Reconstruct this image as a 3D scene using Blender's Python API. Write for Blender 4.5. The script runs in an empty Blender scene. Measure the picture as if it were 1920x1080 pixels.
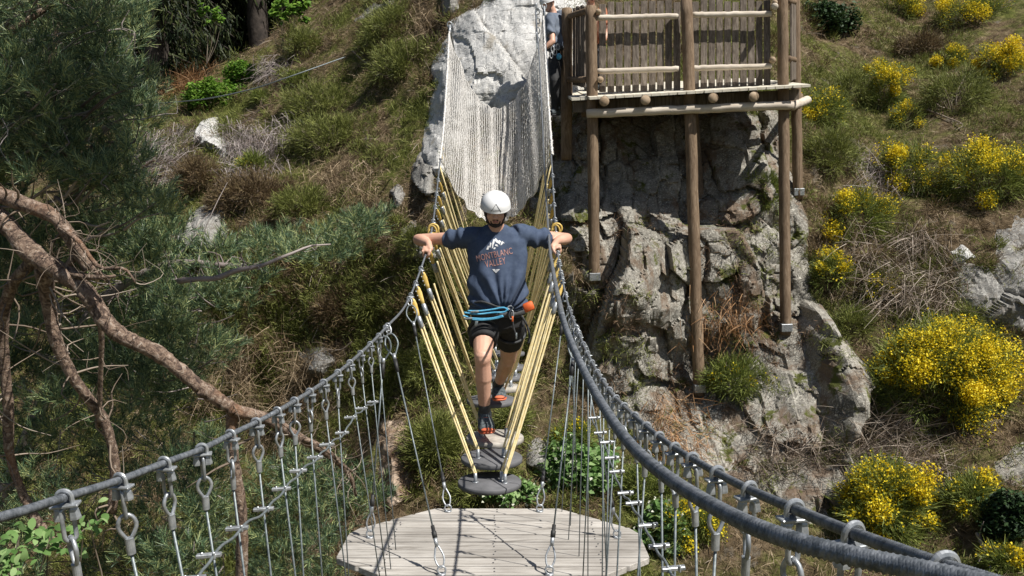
import bpy, bmesh, math, random
import numpy as np
from mathutils import Matrix, Vector, Euler
from mathutils.bvhtree import BVHTree

# ------------------------------------------------------------------ camera, sky, sun, exposure
sc = bpy.context.scene
COL = sc.collection
PITCH = math.radians(10.1)
ROLL = math.radians(-1.8)
cam_d = bpy.data.cameras.new("camera")
cam = bpy.data.objects.new("camera", cam_d)
COL.objects.link(cam)
RM = (Matrix.Rotation(math.radians(90) - PITCH, 3, 'X') @ Matrix.Rotation(ROLL, 3, 'Z'))
cam.rotation_euler = RM.to_euler()
cam_d.sensor_width = 36
cam_d.lens = 1740 / 1920 * 36
cam_d.clip_start = 0.05
cam_d.clip_end = 500
sc.camera = cam

SUN = Vector((0.52, -0.27, 0.88)).normalized()      # direction towards the sun
world = bpy.data.worlds.new("World")
sc.world = world
world.use_nodes = True
wn = world.node_tree
bg = wn.nodes["Background"]
sky = wn.nodes.new("ShaderNodeTexSky")
sky.sky_type = 'NISHITA'
sky.sun_disc = False
sky.sun_elevation = math.asin(SUN.z)
sky.sun_rotation = math.atan2(SUN.x, SUN.y)
wn.links.new(sky.outputs[0], bg.inputs[0])
bg.inputs[1].default_value = 0.05
sd = bpy.data.lights.new("sun", 'SUN')
sd.energy = 5.0
sd.angle = math.radians(0.5)
sd.color = (1.0, 0.955, 0.88)
so = bpy.data.objects.new("sun", sd)
COL.objects.link(so)
so.rotation_euler = SUN.to_track_quat('Z', 'Y').to_euler()
sc.view_settings.view_transform = 'Standard'
sc.view_settings.look = 'None'
sc.view_settings.exposure = 0.38
sc.view_settings.gamma = 1.0

F = 1740.0
RMn = np.array(RM)
def P(u, v, Z):
    """point seen at photo pixel (u, v) at camera depth Z metres"""
    c = np.array([(u - 960) / F * Z, (540 - v) / F * Z, -Z])
    return RMn @ c
def V(*a): return np.array(a, float)
def nrm(a): return a / (np.linalg.norm(a) + 1e-12)
rng = np.random.default_rng(7)

# ------------------------------------------------------------------ helpers
class MB:
    def __init__(s): s.v = []; s.q = []; s.t = []; s.n = 0
    def add(s, v, q=None, t=None):
        v = np.asarray(v, float).reshape(-1, 3)
        if q is not None and len(q): s.q.append(np.asarray(q, int).reshape(-1, 4) + s.n)
        if t is not None and len(t): s.t.append(np.asarray(t, int).reshape(-1, 3) + s.n)
        s.v.append(v); s.n += len(v); return s
    def build(s, name, mat=None, parent=None, smooth=True):
        v = np.concatenate(s.v) if s.v else np.zeros((0, 3))
        o0 = wloc(parent)
        v = v - o0
        q = np.concatenate(s.q) if s.q else np.zeros((0, 4), int)
        t = np.concatenate(s.t) if s.t else np.zeros((0, 3), int)
        me = bpy.data.meshes.new(name)
        me.vertices.add(len(v)); me.vertices.foreach_set("co", v.astype(np.float32).ravel())
        nl = len(q) * 4 + len(t) * 3
        me.loops.add(nl)
        me.loops.foreach_set("vertex_index", np.concatenate([q.ravel(), t.ravel()]).astype(np.int32))
        nf = len(q) + len(t)
        me.polygons.add(nf)
        ls = np.concatenate([np.arange(len(q)) * 4, len(q) * 4 + np.arange(len(t)) * 3])
        me.polygons.foreach_set("loop_start", ls.astype(np.int32))
        me.polygons.foreach_set("use_smooth", np.full(nf, smooth))
        me.update(calc_edges=True)
        if mat: me.materials.append(mat)
        ob = bpy.data.objects.new(name, me)
        COL.objects.link(ob)
        if parent is not None: ob.parent = parent
        return ob
def wloc(o):
    r = np.zeros(3)
    while o is not None:
        r = r + np.array(o.location); o = o.parent
    return r
def tag(o, label=None, cat=None, group=None, kind=None):
    if label: o["label"] = label
    if cat: o["category"] = cat
    if group: o["group"] = group
    if kind: o["kind"] = kind
    return o
def thing(name, label, cat, loc=(0, 0, 0), group=None):
    o = bpy.data.objects.new(name, None); COL.objects.link(o)
    o.empty_display_size = 0.1
    o.location = Vector([float(a) for a in loc])
    return tag(o, label, cat, group)
def copy_tree(o, parent=None):
    c = o.copy(); COL.objects.link(c)
    if parent is not None: c.parent = parent
    for ch in [x for x in bpy.data.objects if x.parent == o]: copy_tree(ch, c)
    return c
def set_in(n, **k):
    for a, b in k.items(): n.inputs[a.replace('_', ' ')].default_value = b

def spline(pts, n):
    pts = np.asarray(pts, float); m = len(pts)
    p = np.vstack([2 * pts[0] - pts[1], pts, 2 * pts[-1] - pts[-2]])
    d = np.r_[0, np.cumsum(np.linalg.norm(np.diff(pts, axis=0), axis=1) ** 0.5 + 1e-9)]
    tt = np.linspace(0, d[-1], n); k = np.clip(np.searchsorted(d, tt, side='right') - 1, 0, m - 2)
    t = ((tt - d[k]) / (d[k + 1] - d[k]))[:, None]
    p0, p1, p2, p3 = p[k], p[k + 1], p[k + 2], p[k + 3]
    h = (d[k + 1] - d[k])[:, None]
    dd = np.diff(np.r_[d[0] - (d[1] - d[0]), d, 2 * d[-1] - d[-2]])
    hm = dd[k][:, None]; hp = dd[k + 2][:, None]
    m1 = ((p1 - p0) / hm * h + (p2 - p1)) / (hm + h) * h
    m2 = ((p2 - p1) / h * hp + (p3 - p2) / hp * h) / (h + hp) * h
    return ((2*t**3 - 3*t**2 + 1) * p1 + (t**3 - 2*t**2 + t) * m1 + (-2*t**3 + 3*t**2) * p2 + (t**3 - t**2) * m2)
def frames(path):
    T = np.gradient(path, axis=0); T /= np.linalg.norm(T, axis=1)[:, None] + 1e-12
    N = np.zeros_like(T)
    a = np.array([0, 0, 1.0]) if abs(T[0][2]) < 0.9 else np.array([1.0, 0, 0])
    n = nrm(np.cross(T[0], a)); N[0] = n
    for i in range(1, len(T)):
        n = n - T[i] * n.dot(T[i]); n = nrm(n); N[i] = n
    return T, N, np.cross(T, N)
def tube(mb, path, r, sides=8, caps=True, lobes=0, lay=1.0, depth=0.0, closed=False):
    path = np.asarray(path, float); n = len(path)
    r = np.broadcast_to(np.asarray(r, float), (n,))
    if closed:
        T = np.roll(path, -1, 0) - np.roll(path, 1, 0); T /= np.linalg.norm(T, axis=1)[:, None]
        c = path.mean(0); B0 = nrm(np.cross(path[0] - c, path[n // 4] - c))
        B = np.tile(B0, (n, 1)); N = np.cross(B, T)
    else:
        T, N, B = frames(path)
    th = np.linspace(0, 2 * np.pi, sides, endpoint=False)
    R = np.broadcast_to(r[:, None], (n, sides)).copy()
    if lobes:
        s = np.r_[0, np.cumsum(np.linalg.norm(np.diff(path, axis=0), axis=1))]
        ph = th[None, :] * lobes / 2 + s[:, None] * np.pi * lobes / lay
        R = R * (1 - depth + depth * np.abs(np.sin(ph)) ** 0.9)
    v = path[:, None, :] + R[..., None] * (np.cos(th)[None, :, None] * N[:, None, :] + np.sin(th)[None, :, None] * B[:, None, :])
    i = np.arange(n - 1 if not closed else n)[:, None]; j = np.arange(sides)[None, :]
    i2 = (i + 1) % n
    q = np.stack([i * sides + j, i * sides + (j + 1) % sides, i2 * sides + (j + 1) % sides, i2 * sides + j], -1).reshape(-1, 4)
    vv = v.reshape(-1, 3); t = []
    if caps and not closed:
        vv = np.vstack([vv, path[0], path[-1]]); a = n * sides; b = a + 1
        for k in range(sides):
            t.append((a, (k + 1) % sides, k)); t.append((b, (n - 1) * sides + k, (n - 1) * sides + (k + 1) % sides))
    mb.add(vv, q, t); return mb
def cap(mb, p0, p1, r0, r1=None, sides=14):
    """tapered capsule with rounded ends"""
    r1 = r0 if r1 is None else r1
    p0 = np.asarray(p0, float); p1 = np.asarray(p1, float); d = nrm(p1 - p0)
    a = np.radians([86, 60, 30, 0])
    path = [p0 - d * r0 * math.sin(x) for x in a] + [p1 + d * r1 * math.sin(x) for x in a[::-1]]
    rr = [r0 * math.cos(x) for x in a] + [r1 * math.cos(x) for x in a[::-1]]
    return tube(mb, path, rr, sides)
def loft(mb, rings, sides=24, caps=True):
    """rings: (centre, axis vector a, axis vector b)"""
    th = np.linspace(0, 2 * np.pi, sides, endpoint=False); n = len(rings)
    v = np.concatenate([np.asarray(c)[None] + np.cos(th)[:, None] * np.asarray(a)[None] + np.sin(th)[:, None] * np.asarray(b)[None] for c, a, b in rings])
    i = np.arange(n - 1)[:, None]; j = np.arange(sides)[None]
    q = np.stack([i * sides + j, i * sides + (j + 1) % sides, (i + 1) * sides + (j + 1) % sides, (i + 1) * sides + j], -1).reshape(-1, 4)
    t = []
    if caps:
        v = np.vstack([v, rings[0][0], rings[-1][0]]); a = n * sides
        for k in range(sides):
            t.append((a, (k + 1) % sides, k)); t.append((a + 1, (n - 1) * sides + k, (n - 1) * sides + (k + 1) % sides))
    mb.add(v, q, t); return mb
def ellip(mb, c, r, M=None, nu=20, nv=12):
    th = np.linspace(0, 2 * np.pi, nu, endpoint=False); ph = np.linspace(-np.pi / 2, np.pi / 2, nv + 1)[1:-1]
    v = np.array([[math.cos(p) * math.cos(t), math.cos(p) * math.sin(t), math.sin(p)] for p in ph for t in th])
    v = np.vstack([v, [0, 0, -1], [0, 0, 1]]) * np.asarray(r, float)
    if M is not None: v = v @ np.asarray(M).T
    v = v + np.asarray(c)
    m = len(ph); q = []; t = []
    for i in range(m - 1):
        for j in range(nu): q.append((i * nu + j, i * nu + (j + 1) % nu, (i + 1) * nu + (j + 1) % nu, (i + 1) * nu + j))
    for j in range(nu):
        t.append((m * nu, (j + 1) % nu, j)); t.append((m * nu + 1, (m - 1) * nu + j, (m - 1) * nu + (j + 1) % nu))
    mb.add(v, q, t); return mb
def box(mb, c, ax, ay, az, bev=0.0):
    """box from centre and three half-axis vectors; small chamfer"""
    c, ax, ay, az = [np.asarray(k, float) for k in (c, ax, ay, az)]
    if bev <= 0:
        v = [c + i * ax + j * ay + k * az for i in (-1, 1) for j in (-1, 1) for k in (-1, 1)]
        q = [(0, 1, 3, 2), (4, 6, 7, 5), (0, 4, 5, 1), (2, 3, 7, 6), (0, 2, 6, 4), (1, 5, 7, 3)]
        mb.add(v, q); return mb
    bm = bmesh.new(); bmesh.ops.create_cube(bm, size=2)
    L = [np.linalg.norm(ax), np.linalg.norm(ay), np.linalg.norm(az)]
    for w in bm.verts: w.co = Vector((w.co.x * L[0], w.co.y * L[1], w.co.z * L[2]))
    bmesh.ops.bevel(bm, geom=bm.edges[:], offset=bev, segments=1, affect='EDGES')
    bmesh.ops.triangulate(bm, faces=bm.faces[:])
    U = np.stack([ax / L[0], ay / L[1], az / L[2]])
    v = np.array([w.co[:] for w in bm.verts]) @ U + c
    t = [[w.index for w in f.verts] for f in bm.faces]; bm.free()
    mb.add(v, None, t); return mb
def remesh(ob, vox, smooth=0, fac=0.5):
    m = ob.modifiers.new("r", 'REMESH'); m.mode = 'VOXEL'; m.voxel_size = vox; m.use_smooth_shade = True
    if smooth:
        s = ob.modifiers.new("s", 'SMOOTH'); s.iterations = smooth; s.factor = fac
    dg = bpy.context.evaluated_depsgraph_get(); dg.update()
    me = bpy.data.meshes.new_from_object(ob.evaluated_get(dg))
    mats = [x for x in ob.data.materials]
    ob.modifiers.clear(); old = ob.data; ob.data = me
    me.materials.clear()
    for x in mats: me.materials.append(x)
    me.polygons.foreach_set("use_smooth", [True] * len(me.polygons))
    me.name = ob.name
    bpy.data.meshes.remove(old)
    return ob
def getco(me):
    a = np.zeros(len(me.vertices) * 3, np.float32); me.vertices.foreach_get("co", a); return a.reshape(-1, 3).astype(float)
def setco(me, a):
    me.vertices.foreach_set("co", a.astype(np.float32).ravel()); me.update()
def getno(me):
    a = np.zeros(len(me.vertices) * 3, np.float32); me.vertices.foreach_get("normal", a); return a.reshape(-1, 3).astype(float)

# ---- many small faces
def rand_dirs(n, r=rng):
    d = r.normal(size=(n, 3)); return d / np.linalg.norm(d, axis=1)[:, None]
def blades(mb, base, dirs, length, width, droop=0.2, segs=2, taper=0.15):
    n = len(base); length = np.broadcast_to(length, (n,)); width = np.broadcast_to(width, (n,))
    side = np.cross(dirs, rand_dirs(n)); side /= np.linalg.norm(side, axis=1)[:, None] + 1e-9
    rows = []
    for k in range(segs + 1):
        t = k / segs
        c = base + dirs * (length * t)[:, None] + np.array([0, 0, -1.0]) * (droop * length * t * t)[:, None]
        w = (width * (1 - (1 - taper) * t) * 0.5)[:, None]
        rows += [c - side * w, c + side * w]
    v = np.stack(rows, 1).reshape(-1, 3); m = 2 * (segs + 1)
    q = np.concatenate([np.stack([np.arange(n) * m + 2 * k, np.arange(n) * m + 2 * k + 1, np.arange(n) * m + 2 * k + 3, np.arange(n) * m + 2 * k + 2], 1) for k in range(segs)])
    mb.add(v, q); return mb
def leaves(mb, pos, size, up=0.4, aspect=1.6, fold=0.2):
    n = len(pos); size = np.broadcast_to(size, (n,))[:, None]
    nn = rand_dirs(n) + np.array([0, 0, up * 2]); nn /= np.linalg.norm(nn, axis=1)[:, None]
    a = np.cross(nn, rand_dirs(n)); a /= np.linalg.norm(a, axis=1)[:, None] + 1e-9
    b = np.cross(nn, a)
    v = np.stack([pos - a * size * .5 * aspect, pos - b * size * .5 + nn * size * fold, pos + a * size * .5 * aspect, pos + b * size * .5 + nn * size * fold], 1).reshape(-1, 3)
    q = np.arange(n * 4).reshape(-1, 4)
    mb.add(v, q); return mb

# ---- noise in numpy
def _h(ix, iy, s):
    h = (ix.astype(np.int64) * 374761393 + iy.astype(np.int64) * 668265263 + s * 1442695041) & 0xffffffff
    h = ((h ^ (h >> 13)) * 1274126177) & 0xffffffff
    h = ((h ^ (h >> 16)) * 2246822519) & 0xffffffff
    return ((h ^ (h >> 15)) & 0xffffff) / float(0xffffff)
def vnoise(x, y, s=0):
    ix = np.floor(x); iy = np.floor(y); fx = x - ix; fy = y - iy
    fx = fx * fx * (3 - 2 * fx); fy = fy * fy * (3 - 2 * fy)
    a = _h(ix, iy, s); b = _h(ix + 1, iy, s); c = _h(ix, iy + 1, s); d = _h(ix + 1, iy + 1, s)
    return (a * (1 - fx) + b * fx) * (1 - fy) + (c * (1 - fx) + d * fx) * fy
def fbm(x, y, oct=4, s=0):
    r = 0; a = 1; t = 0
    for k in range(oct):
        r = r + a * (vnoise(x * 2 ** k + 17.3 * k, y * 2 ** k - 9.1 * k, s + k) - .5); t += a; a *= .5
    return r / t * 2
def facets(x, y, cell, s=0, tilt=1.0):
    """blocky broken rock: random offset and tilt per Voronoi cell, and the distance to the cell edge"""
    x = x / cell; y = y / cell
    x = x + .16 * fbm(x * 1.7, y * 1.7, 2, s + 50); y = y + .16 * fbm(x * 1.7 + 40, y * 1.7, 2, s + 60)
    ix = np.floor(x); iy = np.floor(y)
    d1 = np.full(x.shape, 9.); d2 = np.full(x.shape, 9.); val = np.zeros(x.shape)
    for i in (-1, 0, 1):
        for j in (-1, 0, 1):
            cx = ix + i; cy = iy + j
            px = cx + .1 + .8 * _h(cx, cy, s); py = cy + .1 + .8 * _h(cx, cy, s + 1)
            dx = x - px; dy = y - py; d = np.sqrt(dx * dx + dy * dy)
            vv = (_h(cx, cy, s + 2) - .5) + tilt * ((_h(cx, cy, s + 3) - .5) * dx + (_h(cx, cy, s + 4) - .5) * dy)
            near = d < d1
            d2 = np.where(near, d1, np.minimum(d2, d)); val = np.where(near, vv, val); d1 = np.where(near, d, d1)
    return val, (d2 - d1)
def smooth(x, a, b):
    t = np.clip((x - a) / (b - a), 0, 1); return t * t * (3 - 2 * t)

# ------------------------------------------------------------------ materials
def new_mat(name):
    m = bpy.data.materials.new(name); m.use_nodes = True
    nt = m.node_tree; b = nt.nodes["Principled BSDF"]
    return m, nt, b
def ramp(nt, fac, stops, interp='LINEAR'):
    r = nt.nodes.new("ShaderNodeValToRGB"); r.color_ramp.interpolation = interp
    e = r.color_ramp.elements
    while len(e) < len(stops): e.new(0.5)
    for k, (p, c) in enumerate(stops): e[k].position = p; e[k].color = (*c, 1)
    nt.links.new(fac, r.inputs[0]); return r.outputs[0]
def noise(nt, scale, detail=6, rough=.6, vec=None, dist=0):
    n = nt.nodes.new("ShaderNodeTexNoise"); n.inputs['Scale'].default_value = scale
    n.inputs['Detail'].default_value = detail; n.inputs['Roughness'].default_value = rough; n.inputs['Distortion'].default_value = dist
    if vec is not None: nt.links.new(vec, n.inputs['Vector'])
    return n.outputs['Fac']
def coords(nt, scale=(1, 1, 1), rot=(0, 0, 0)):
    t = nt.nodes.new("ShaderNodeTexCoord"); m = nt.nodes.new("ShaderNodeMapping")
    m.inputs['Scale'].default_value = scale; m.inputs['Rotation'].default_value = rot
    nt.links.new(t.outputs['Object'], m.inputs[0]); return m.outputs[0]
def mixc(nt, fac, a, b, mode='MIX'):
    m = nt.nodes.new("ShaderNodeMix"); m.data_type = 'RGBA'; m.blend_type = mode
    for s, x in ((0, fac), (6, a), (7, b)):
        if isinstance(x, (int, float)): m.inputs[s].default_value = x
        elif isinstance(x, tuple): m.inputs[s].default_value = (*x, 1)
        else: nt.links.new(x, m.inputs[s])
    return m.outputs[2]
def bump(nt, b, h, strength, dist):
    n = nt.nodes.new("ShaderNodeBump"); n.inputs['Strength'].default_value = strength; n.inputs['Distance'].default_value = dist
    nt.links.new(h, n.inputs['Height']); nt.links.new(n.outputs[0], b.inputs['Normal'])
def simple(name, c1, c2, scale=20, rough=.6, metal=0, bs=0, bd=.002, detail=5, lo=.35, hi=.65, spec=.5):
    m, nt, b = new_mat(name); v = coords(nt)
    n = noise(nt, scale, detail, .6, v)
    nt.links.new(ramp(nt, n, [(lo, c1), (hi, c2)]), b.inputs['Base Color'])
    set_in(b, Roughness=rough, Metallic=metal); b.inputs['Specular IOR Level'].default_value = spec
    if bs: bump(nt, b, noise(nt, scale * 2, detail, .6, v), bs, bd)
    return m
def leafy(name, cols, rough=.6, trans=.3, scale=3.0, spec=.3):
    m, nt, b = new_mat(name)
    g = nt.nodes.new("ShaderNodeNewGeometry")
    n = noise(nt, scale, 3, .5, coords(nt))
    mm = nt.nodes.new("ShaderNodeMath"); mm.operation = 'MULTIPLY_ADD'; mm.inputs[1].default_value = .55; 
    nt.links.new(g.outputs['Random Per Island'], mm.inputs[0]); 
    m2 = nt.nodes.new("ShaderNodeMath"); m2.operation = 'MULTIPLY'; m2.inputs[1].default_value = .45; nt.links.new(n, m2.inputs[0])
    nt.links.new(m2.outputs[0], mm.inputs[2])
    k = len(cols)
    c = ramp(nt, mm.outputs[0], [(.2 + .55 * i / (k - 1), cols[i]) for i in range(k)])
    nt.links.new(c, b.inputs['Base Color']); set_in(b, Roughness=rough); b.inputs['Specular IOR Level'].default_value = spec
    if trans > 0:
        tr = nt.nodes.new("ShaderNodeBsdfTranslucent"); nt.links.new(c, tr.inputs[0])
        mx = nt.nodes.new("ShaderNodeMixShader"); mx.inputs[0].default_value = trans
        nt.links.new(b.outputs[0], mx.inputs[1]); nt.links.new(tr.outputs[0], mx.inputs[2])
        nt.links.new(mx.outputs[0], nt.nodes['Material Output'].inputs[0])
    return m
def rock_mat(name, dark, mid, light, lichen=(.62, .62, .55), moss=(.09, .10, .025), mossamt=.62, lich=.58, bd=.06, stain=(.12, .09, .06), stl=.55):
    m, nt, b = new_mat(name); v = coords(nt)
    n1 = noise(nt, 1.3, 8, .65, v, .4)
    c = ramp(nt, n1, [(.3, dark), (.5, mid), (.68, light)])
    n2 = noise(nt, 9, 8, .75, v, .3)
    c = mixc(nt, ramp(nt, n2, [(lich, (0, 0, 0)), (lich + .06, (1, 1, 1))]), c, lichen)
    n5 = noise(nt, 26, 8, .8, v, .4)
    c = mixc(nt, ramp(nt, n5, [(.40, (.9, .9, .9)), (.48, (0, 0, 0))]), c, dark)
    n6 = noise(nt, 42, 7, .8, v)
    c = mixc(nt, ramp(nt, n6, [(.53, (0, 0, 0)), (.60, (.8, .8, .8))]), c, lichen)
    n7 = noise(nt, 2.2, 6, .7, coords(nt, (1, 1, .45), (0, .4, 0)), .5)
    c = mixc(nt, ramp(nt, n7, [(stl, (0, 0, 0)), (stl + .1, (.8, .8, .8))]), c, stain)
    n3 = noise(nt, 2.6, 8, .7, v, .2)
    c = mixc(nt, ramp(nt, n3, [(mossamt, (0, 0, 0)), (mossamt + .05, (1, 1, 1))]), c, moss)
    vo = nt.nodes.new("ShaderNodeTexVoronoi"); vo.feature = 'DISTANCE_TO_EDGE'; vo.inputs['Scale'].default_value = 2.3
    wv = nt.nodes.new("ShaderNodeVectorMath"); wv.operation = 'MULTIPLY_ADD'
    nn = nt.nodes.new("ShaderNodeTexNoise"); nn.inputs['Scale'].default_value = 2.2; nn.inputs['Detail'].default_value = 5; nt.links.new(v, nn.inputs['Vector'])
    nt.links.new(nn.outputs['Color'], wv.inputs[0]); wv.inputs[1].default_value = (.7, .7, .7); nt.links.new(v, wv.inputs[2])
    nt.links.new(wv.outputs[0], vo.inputs['Vector'])
    cr = ramp(nt, vo.outputs['Distance'], [(0, (0, 0, 0)), (.018, (1, 1, 1))])
    nt.links.new(c, b.inputs['Base Color']); set_in(b, Roughness=.9); b.inputs['Specular IOR Level'].default_value = .2
    hm = mixc(nt, .35, noise(nt, 6, 12, .78, v), noise(nt, 30, 6, .75, v))
    hh = mixc(nt, .22, hm, cr)
    bump(nt, b, hh, 1.0, bd); return m
M = {}
M['ground'] = None
def ground_mat():
    m, nt, b = new_mat("hillside_soil"); v = coords(nt)
    n1 = noise(nt, .9, 10, .7, v, .3); n2 = noise(nt, 7, 8, .75, v, .5); n3 = noise(nt, 1.6, 6, .65, coords(nt, (1.3, 1, .8)), .2)
    c = ramp(nt, n2, [(.28, (.030, .021, .013)), (.45, (.10, .072, .042)), (.58, (.21, .155, .095)), (.72, (.38, .30, .21))])
    g = ramp(nt, n2, [(.3, (.028, .034, .010)), (.5, (.115, .135, .030)), (.7, (.25, .265, .07))])
    c = mixc(nt, ramp(nt, n1, [(.46, (0, 0, 0)), (.58, (.9, .9, .9))]), c, g)
    c = mixc(nt, ramp(nt, n3, [(.62, (0, 0, 0)), (.66, (1, 1, 1))]), c, (.20, .17, .13))
    nt.links.new(c, b.inputs['Base Color']); set_in(b, Roughness=.95); b.inputs['Specular IOR Level'].default_value = .1
    bump(nt, b, mixc(nt, .4, noise(nt, 9, 12, .8, v), noise(nt, 35, 6, .8, v)), 1.0, .09)
    return m
M['ground'] = ground_mat()
M['slab'] = rock_mat("pale_rock", (.34, .34, .335), (.56, .555, .54), (.70, .69, .67), lichen=(.76, .75, .72), mossamt=.70, lich=.60, bd=.05, stain=(.30, .27, .22))
M['rock'] = rock_mat("lichen_rock", (.085, .078, .066), (.25, .235, .205), (.44, .415, .365), lichen=(.58, .56, .49), mossamt=.57, lich=.60, bd=.03, stain=(.15, .10, .065), stl=.50)
M['boulder'] = rock_mat("grey_rock", (.11, .105, .10), (.23, .22, .205), (.34, .33, .31), lichen=(.5, .5, .46), mossamt=.66, lich=.60, bd=.03)
M['steel'] = simple("galvanised_steel", (.25, .27, .29), (.50, .52, .54), 60, .42, .55, .15, .001)
M['cable'] = simple("wire_rope_steel", (.10, .115, .13), (.29, .31, .34), 90, .45, .45, .2, .001)
M['wire'] = simple("thin_wire_rope", (.12, .145, .155), (.24, .27, .28), 90, .5, .4)
M['black'] = simple("black_tape", (.012, .012, .013), (.03, .03, .03), 60, .6)
M['yrope'] = simple("yellow_rope", (.76, .60, .28), (.88, .76, .46), 50, .8)
M['yellow'] = simple("yellow_thimble", (.62, .40, .08), (.78, .58, .2), 30, .5)
M['net'] = simple("net_cord", (.50, .48, .455), (.68, .66, .63), 15, .85)
M['disc'] = simple("step_rubber", (.085, .087, .092), (.15, .15, .16), 6, .7, 0, .2, .002)
def wood(name, c, rough=.8, sc_=(1, 14, 14), k=3.0):
    m, nt, b = new_mat(name); v = coords(nt, sc_)
    n = noise(nt, k, 8, .7, v, .6); n2 = noise(nt, 2.5, 4, .5, coords(nt))
    cc = ramp(nt, n, [(.3, c[0]), (.5, c[1]), (.7, c[2])])
    cc = mixc(nt, ramp(nt, n2, [(.4, (0, 0, 0)), (.7, (.5, .5, .5))]), cc, c[0])
    g = nt.nodes.new("ShaderNodeNewGeometry")
    hs = nt.nodes.new("ShaderNodeHueSaturation"); mr = nt.nodes.new("ShaderNodeMapRange"); mr.inputs[3].default_value = .62; mr.inputs[4].default_value = 1.22
    nt.links.new(g.outputs['Random Per Island'], mr.inputs[0]); nt.links.new(mr.outputs[0], hs.inputs['Value']); nt.links.new(cc, hs.inputs['Color'])
    nt.links.new(hs.outputs[0], b.inputs['Base Color']); set_in(b, Roughness=rough); b.inputs['Specular IOR Level'].default_value = .25
    bump(nt, b, n, .5, .006); return m
M['deck'] = wood("weathered_pale_planks", ((.19, .17, .15), (.49, .46, .42), (.63, .605, .565)))
M['post'] = wood("round_timber_post", ((.09, .06, .038), (.20, .14, .09), (.31, .235, .165)), sc_=(14, 14, 1))
M['rail'] = wood("bleached_timber_rail", ((.40, .33, .26), (.62, .55, .46), (.72, .66, .58)))
M['slat'] = wood("grey_brown_slats", ((.06, .048, .038), (.19, .155, .125), (.36, .31, .26)), sc_=(14, 14, 1))
M['endgrain'] = simple("log_end", (.30, .21, .13), (.48, .37, .26), 12, .8)
M['cream'] = simple("cut_board", (.55, .50, .40), (.72, .68, .58), 12, .8)
M['bark'] = None
def bark_mat():
    m, nt, b = new_mat("pine_bark"); v = coords(nt)
    n = noise(nt, 20, 9, .75, v, 1.2); n2 = noise(nt, 3.5, 4, .6, v)
    c = ramp(nt, n, [(.36, (.05, .035, .03)), (.45, (.15, .10, .075)), (.54, (.36, .25, .18)), (.66, (.64, .55, .47))])
    c = mixc(nt, ramp(nt, n2, [(.58, (0, 0, 0)), (.68, (.6, .6, .6))]), c, (.34, .18, .10))
    nt.links.new(c, b.inputs['Base Color']); set_in(b, Roughness=.9)
    bump(nt, b, n, 1.0, .045); return m
M['bark'] = bark_mat()
M['twig'] = leafy("dry_twigs", [(.10, .075, .055), (.22, .17, .13), (.40, .34, .28)], trans=0)
M['lilac'] = leafy("grey_dead_brush", [(.13, .10, .095), (.25, .21, .20), (.40, .35, .33)], trans=0)
M['fern'] = leafy("dead_bracken", [(.20, .09, .03), (.38, .20, .09), (.52, .34, .19)], trans=.15)
M['dry'] = leafy("dry_grass", [(.09, .06, .035), (.22, .16, .095), (.44, .34, .225)], trans=.1)
M['pine'] = leafy("pine_needles", [(.014, .034, .020), (.060, .115, .062), (.14, .22, .11), (.40, .44, .18)], rough=.45, trans=.15, spec=.5)
M['spruce'] = leafy("spruce_needles", [(.008, .015, .006), (.02, .035, .012), (.06, .075, .02)], trans=.1)
M['bright'] = leafy("bright_leaves", [(.06, .14, .015), (.13, .26, .03), (.24, .38, .06)], trans=.35)
M['pale'] = leafy("pale_leaves", [(.08, .17, .04), (.17, .30, .09), (.32, .45, .19)], trans=.35)
M['heather'] = leafy("heather_green", [(.050, .062, .016), (.155, .18, .042), (.32, .34, .10)], trans=.15)
M['brownheather'] = leafy("brown_heather", [(.05, .034, .02), (.15, .10, .055), (.26, .20, .10)], trans=.1)
M['broom'] = leafy("broom_stems", [(.04, .06, .014), (.14, .18, .035), (.32, .36, .09)], trans=.2)
M['flower'] = leafy("broom_flowers", [(.62, .42, .004), (.82, .63, .012), (.88, .76, .06)], trans=.3)
M['blossom'] = leafy("white_blossom", [(.5, .52, .40), (.72, .72, .62)], trans=.2)
M['darkgreen'] = leafy("dark_leaves", [(.008, .02, .008), (.025, .055, .02), (.06, .11, .035)], trans=.2)
M['skin'] = simple("skin", (.56, .31, .22), (.66, .40, .29), 9, .5, 0, .1, .002)
M['skin'].node_tree.nodes["Principled BSDF"].inputs['Subsurface Weight'].default_value = .0
M['shirt'] = simple("blue_jersey", (.050, .070, .118), (.070, .095, .150), 30, .85, 0, .3, .003, spec=.2)
M['shorts'] = simple("black_shorts", (.010, .010, .011), (.022, .022, .024), 20, .8, 0, .3, .003)
M['hair'] = simple("dark_hair", (.010, .007, .005), (.035, .022, .015), 90, .7, 0, .6, .004)
M['helmet'] = simple("white_plastic", (.72, .73, .74), (.80, .80, .80), 6, .35)
M['print_red'] = simple("faded_red_print", (.30, .13, .11), (.52, .30, .27), 60, .8)
M['print_white'] = simple("white_print", (.65, .66, .68), (.8, .8, .8), 60, .8)
M['dkline'] = simple("dark_line", (.06, .06, .07), (.12, .12, .13), 60, .7)
M['blue'] = simple("blue_webbing", (.04, .27, .48), (.12, .42, .62), 40, .7)
M['orange'] = simple("orange_pouch", (.62, .10, .02), (.70, .15, .03), 20, .6)
M['web'] = simple("dark_webbing", (.02, .022, .025), (.06, .062, .066), 40, .7)
M['shoe'] = simple("shoe_mesh", (.03, .04, .045), (.12, .14, .15), 50, .8)
M['shoe_red'] = simple("shoe_accent", (.55, .10, .04), (.70, .18, .08), 20, .6)
M['laceo'] = simple("orange_laces", (.55, .12, .06), (.65, .25, .15), 20, .7)
M['eye'] = simple("eye_dark", (.02, .015, .01), (.03, .02, .015), 20, .3)
M['lip'] = simple("lips", (.36, .15, .12), (.40, .18, .14), 20, .5)
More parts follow.
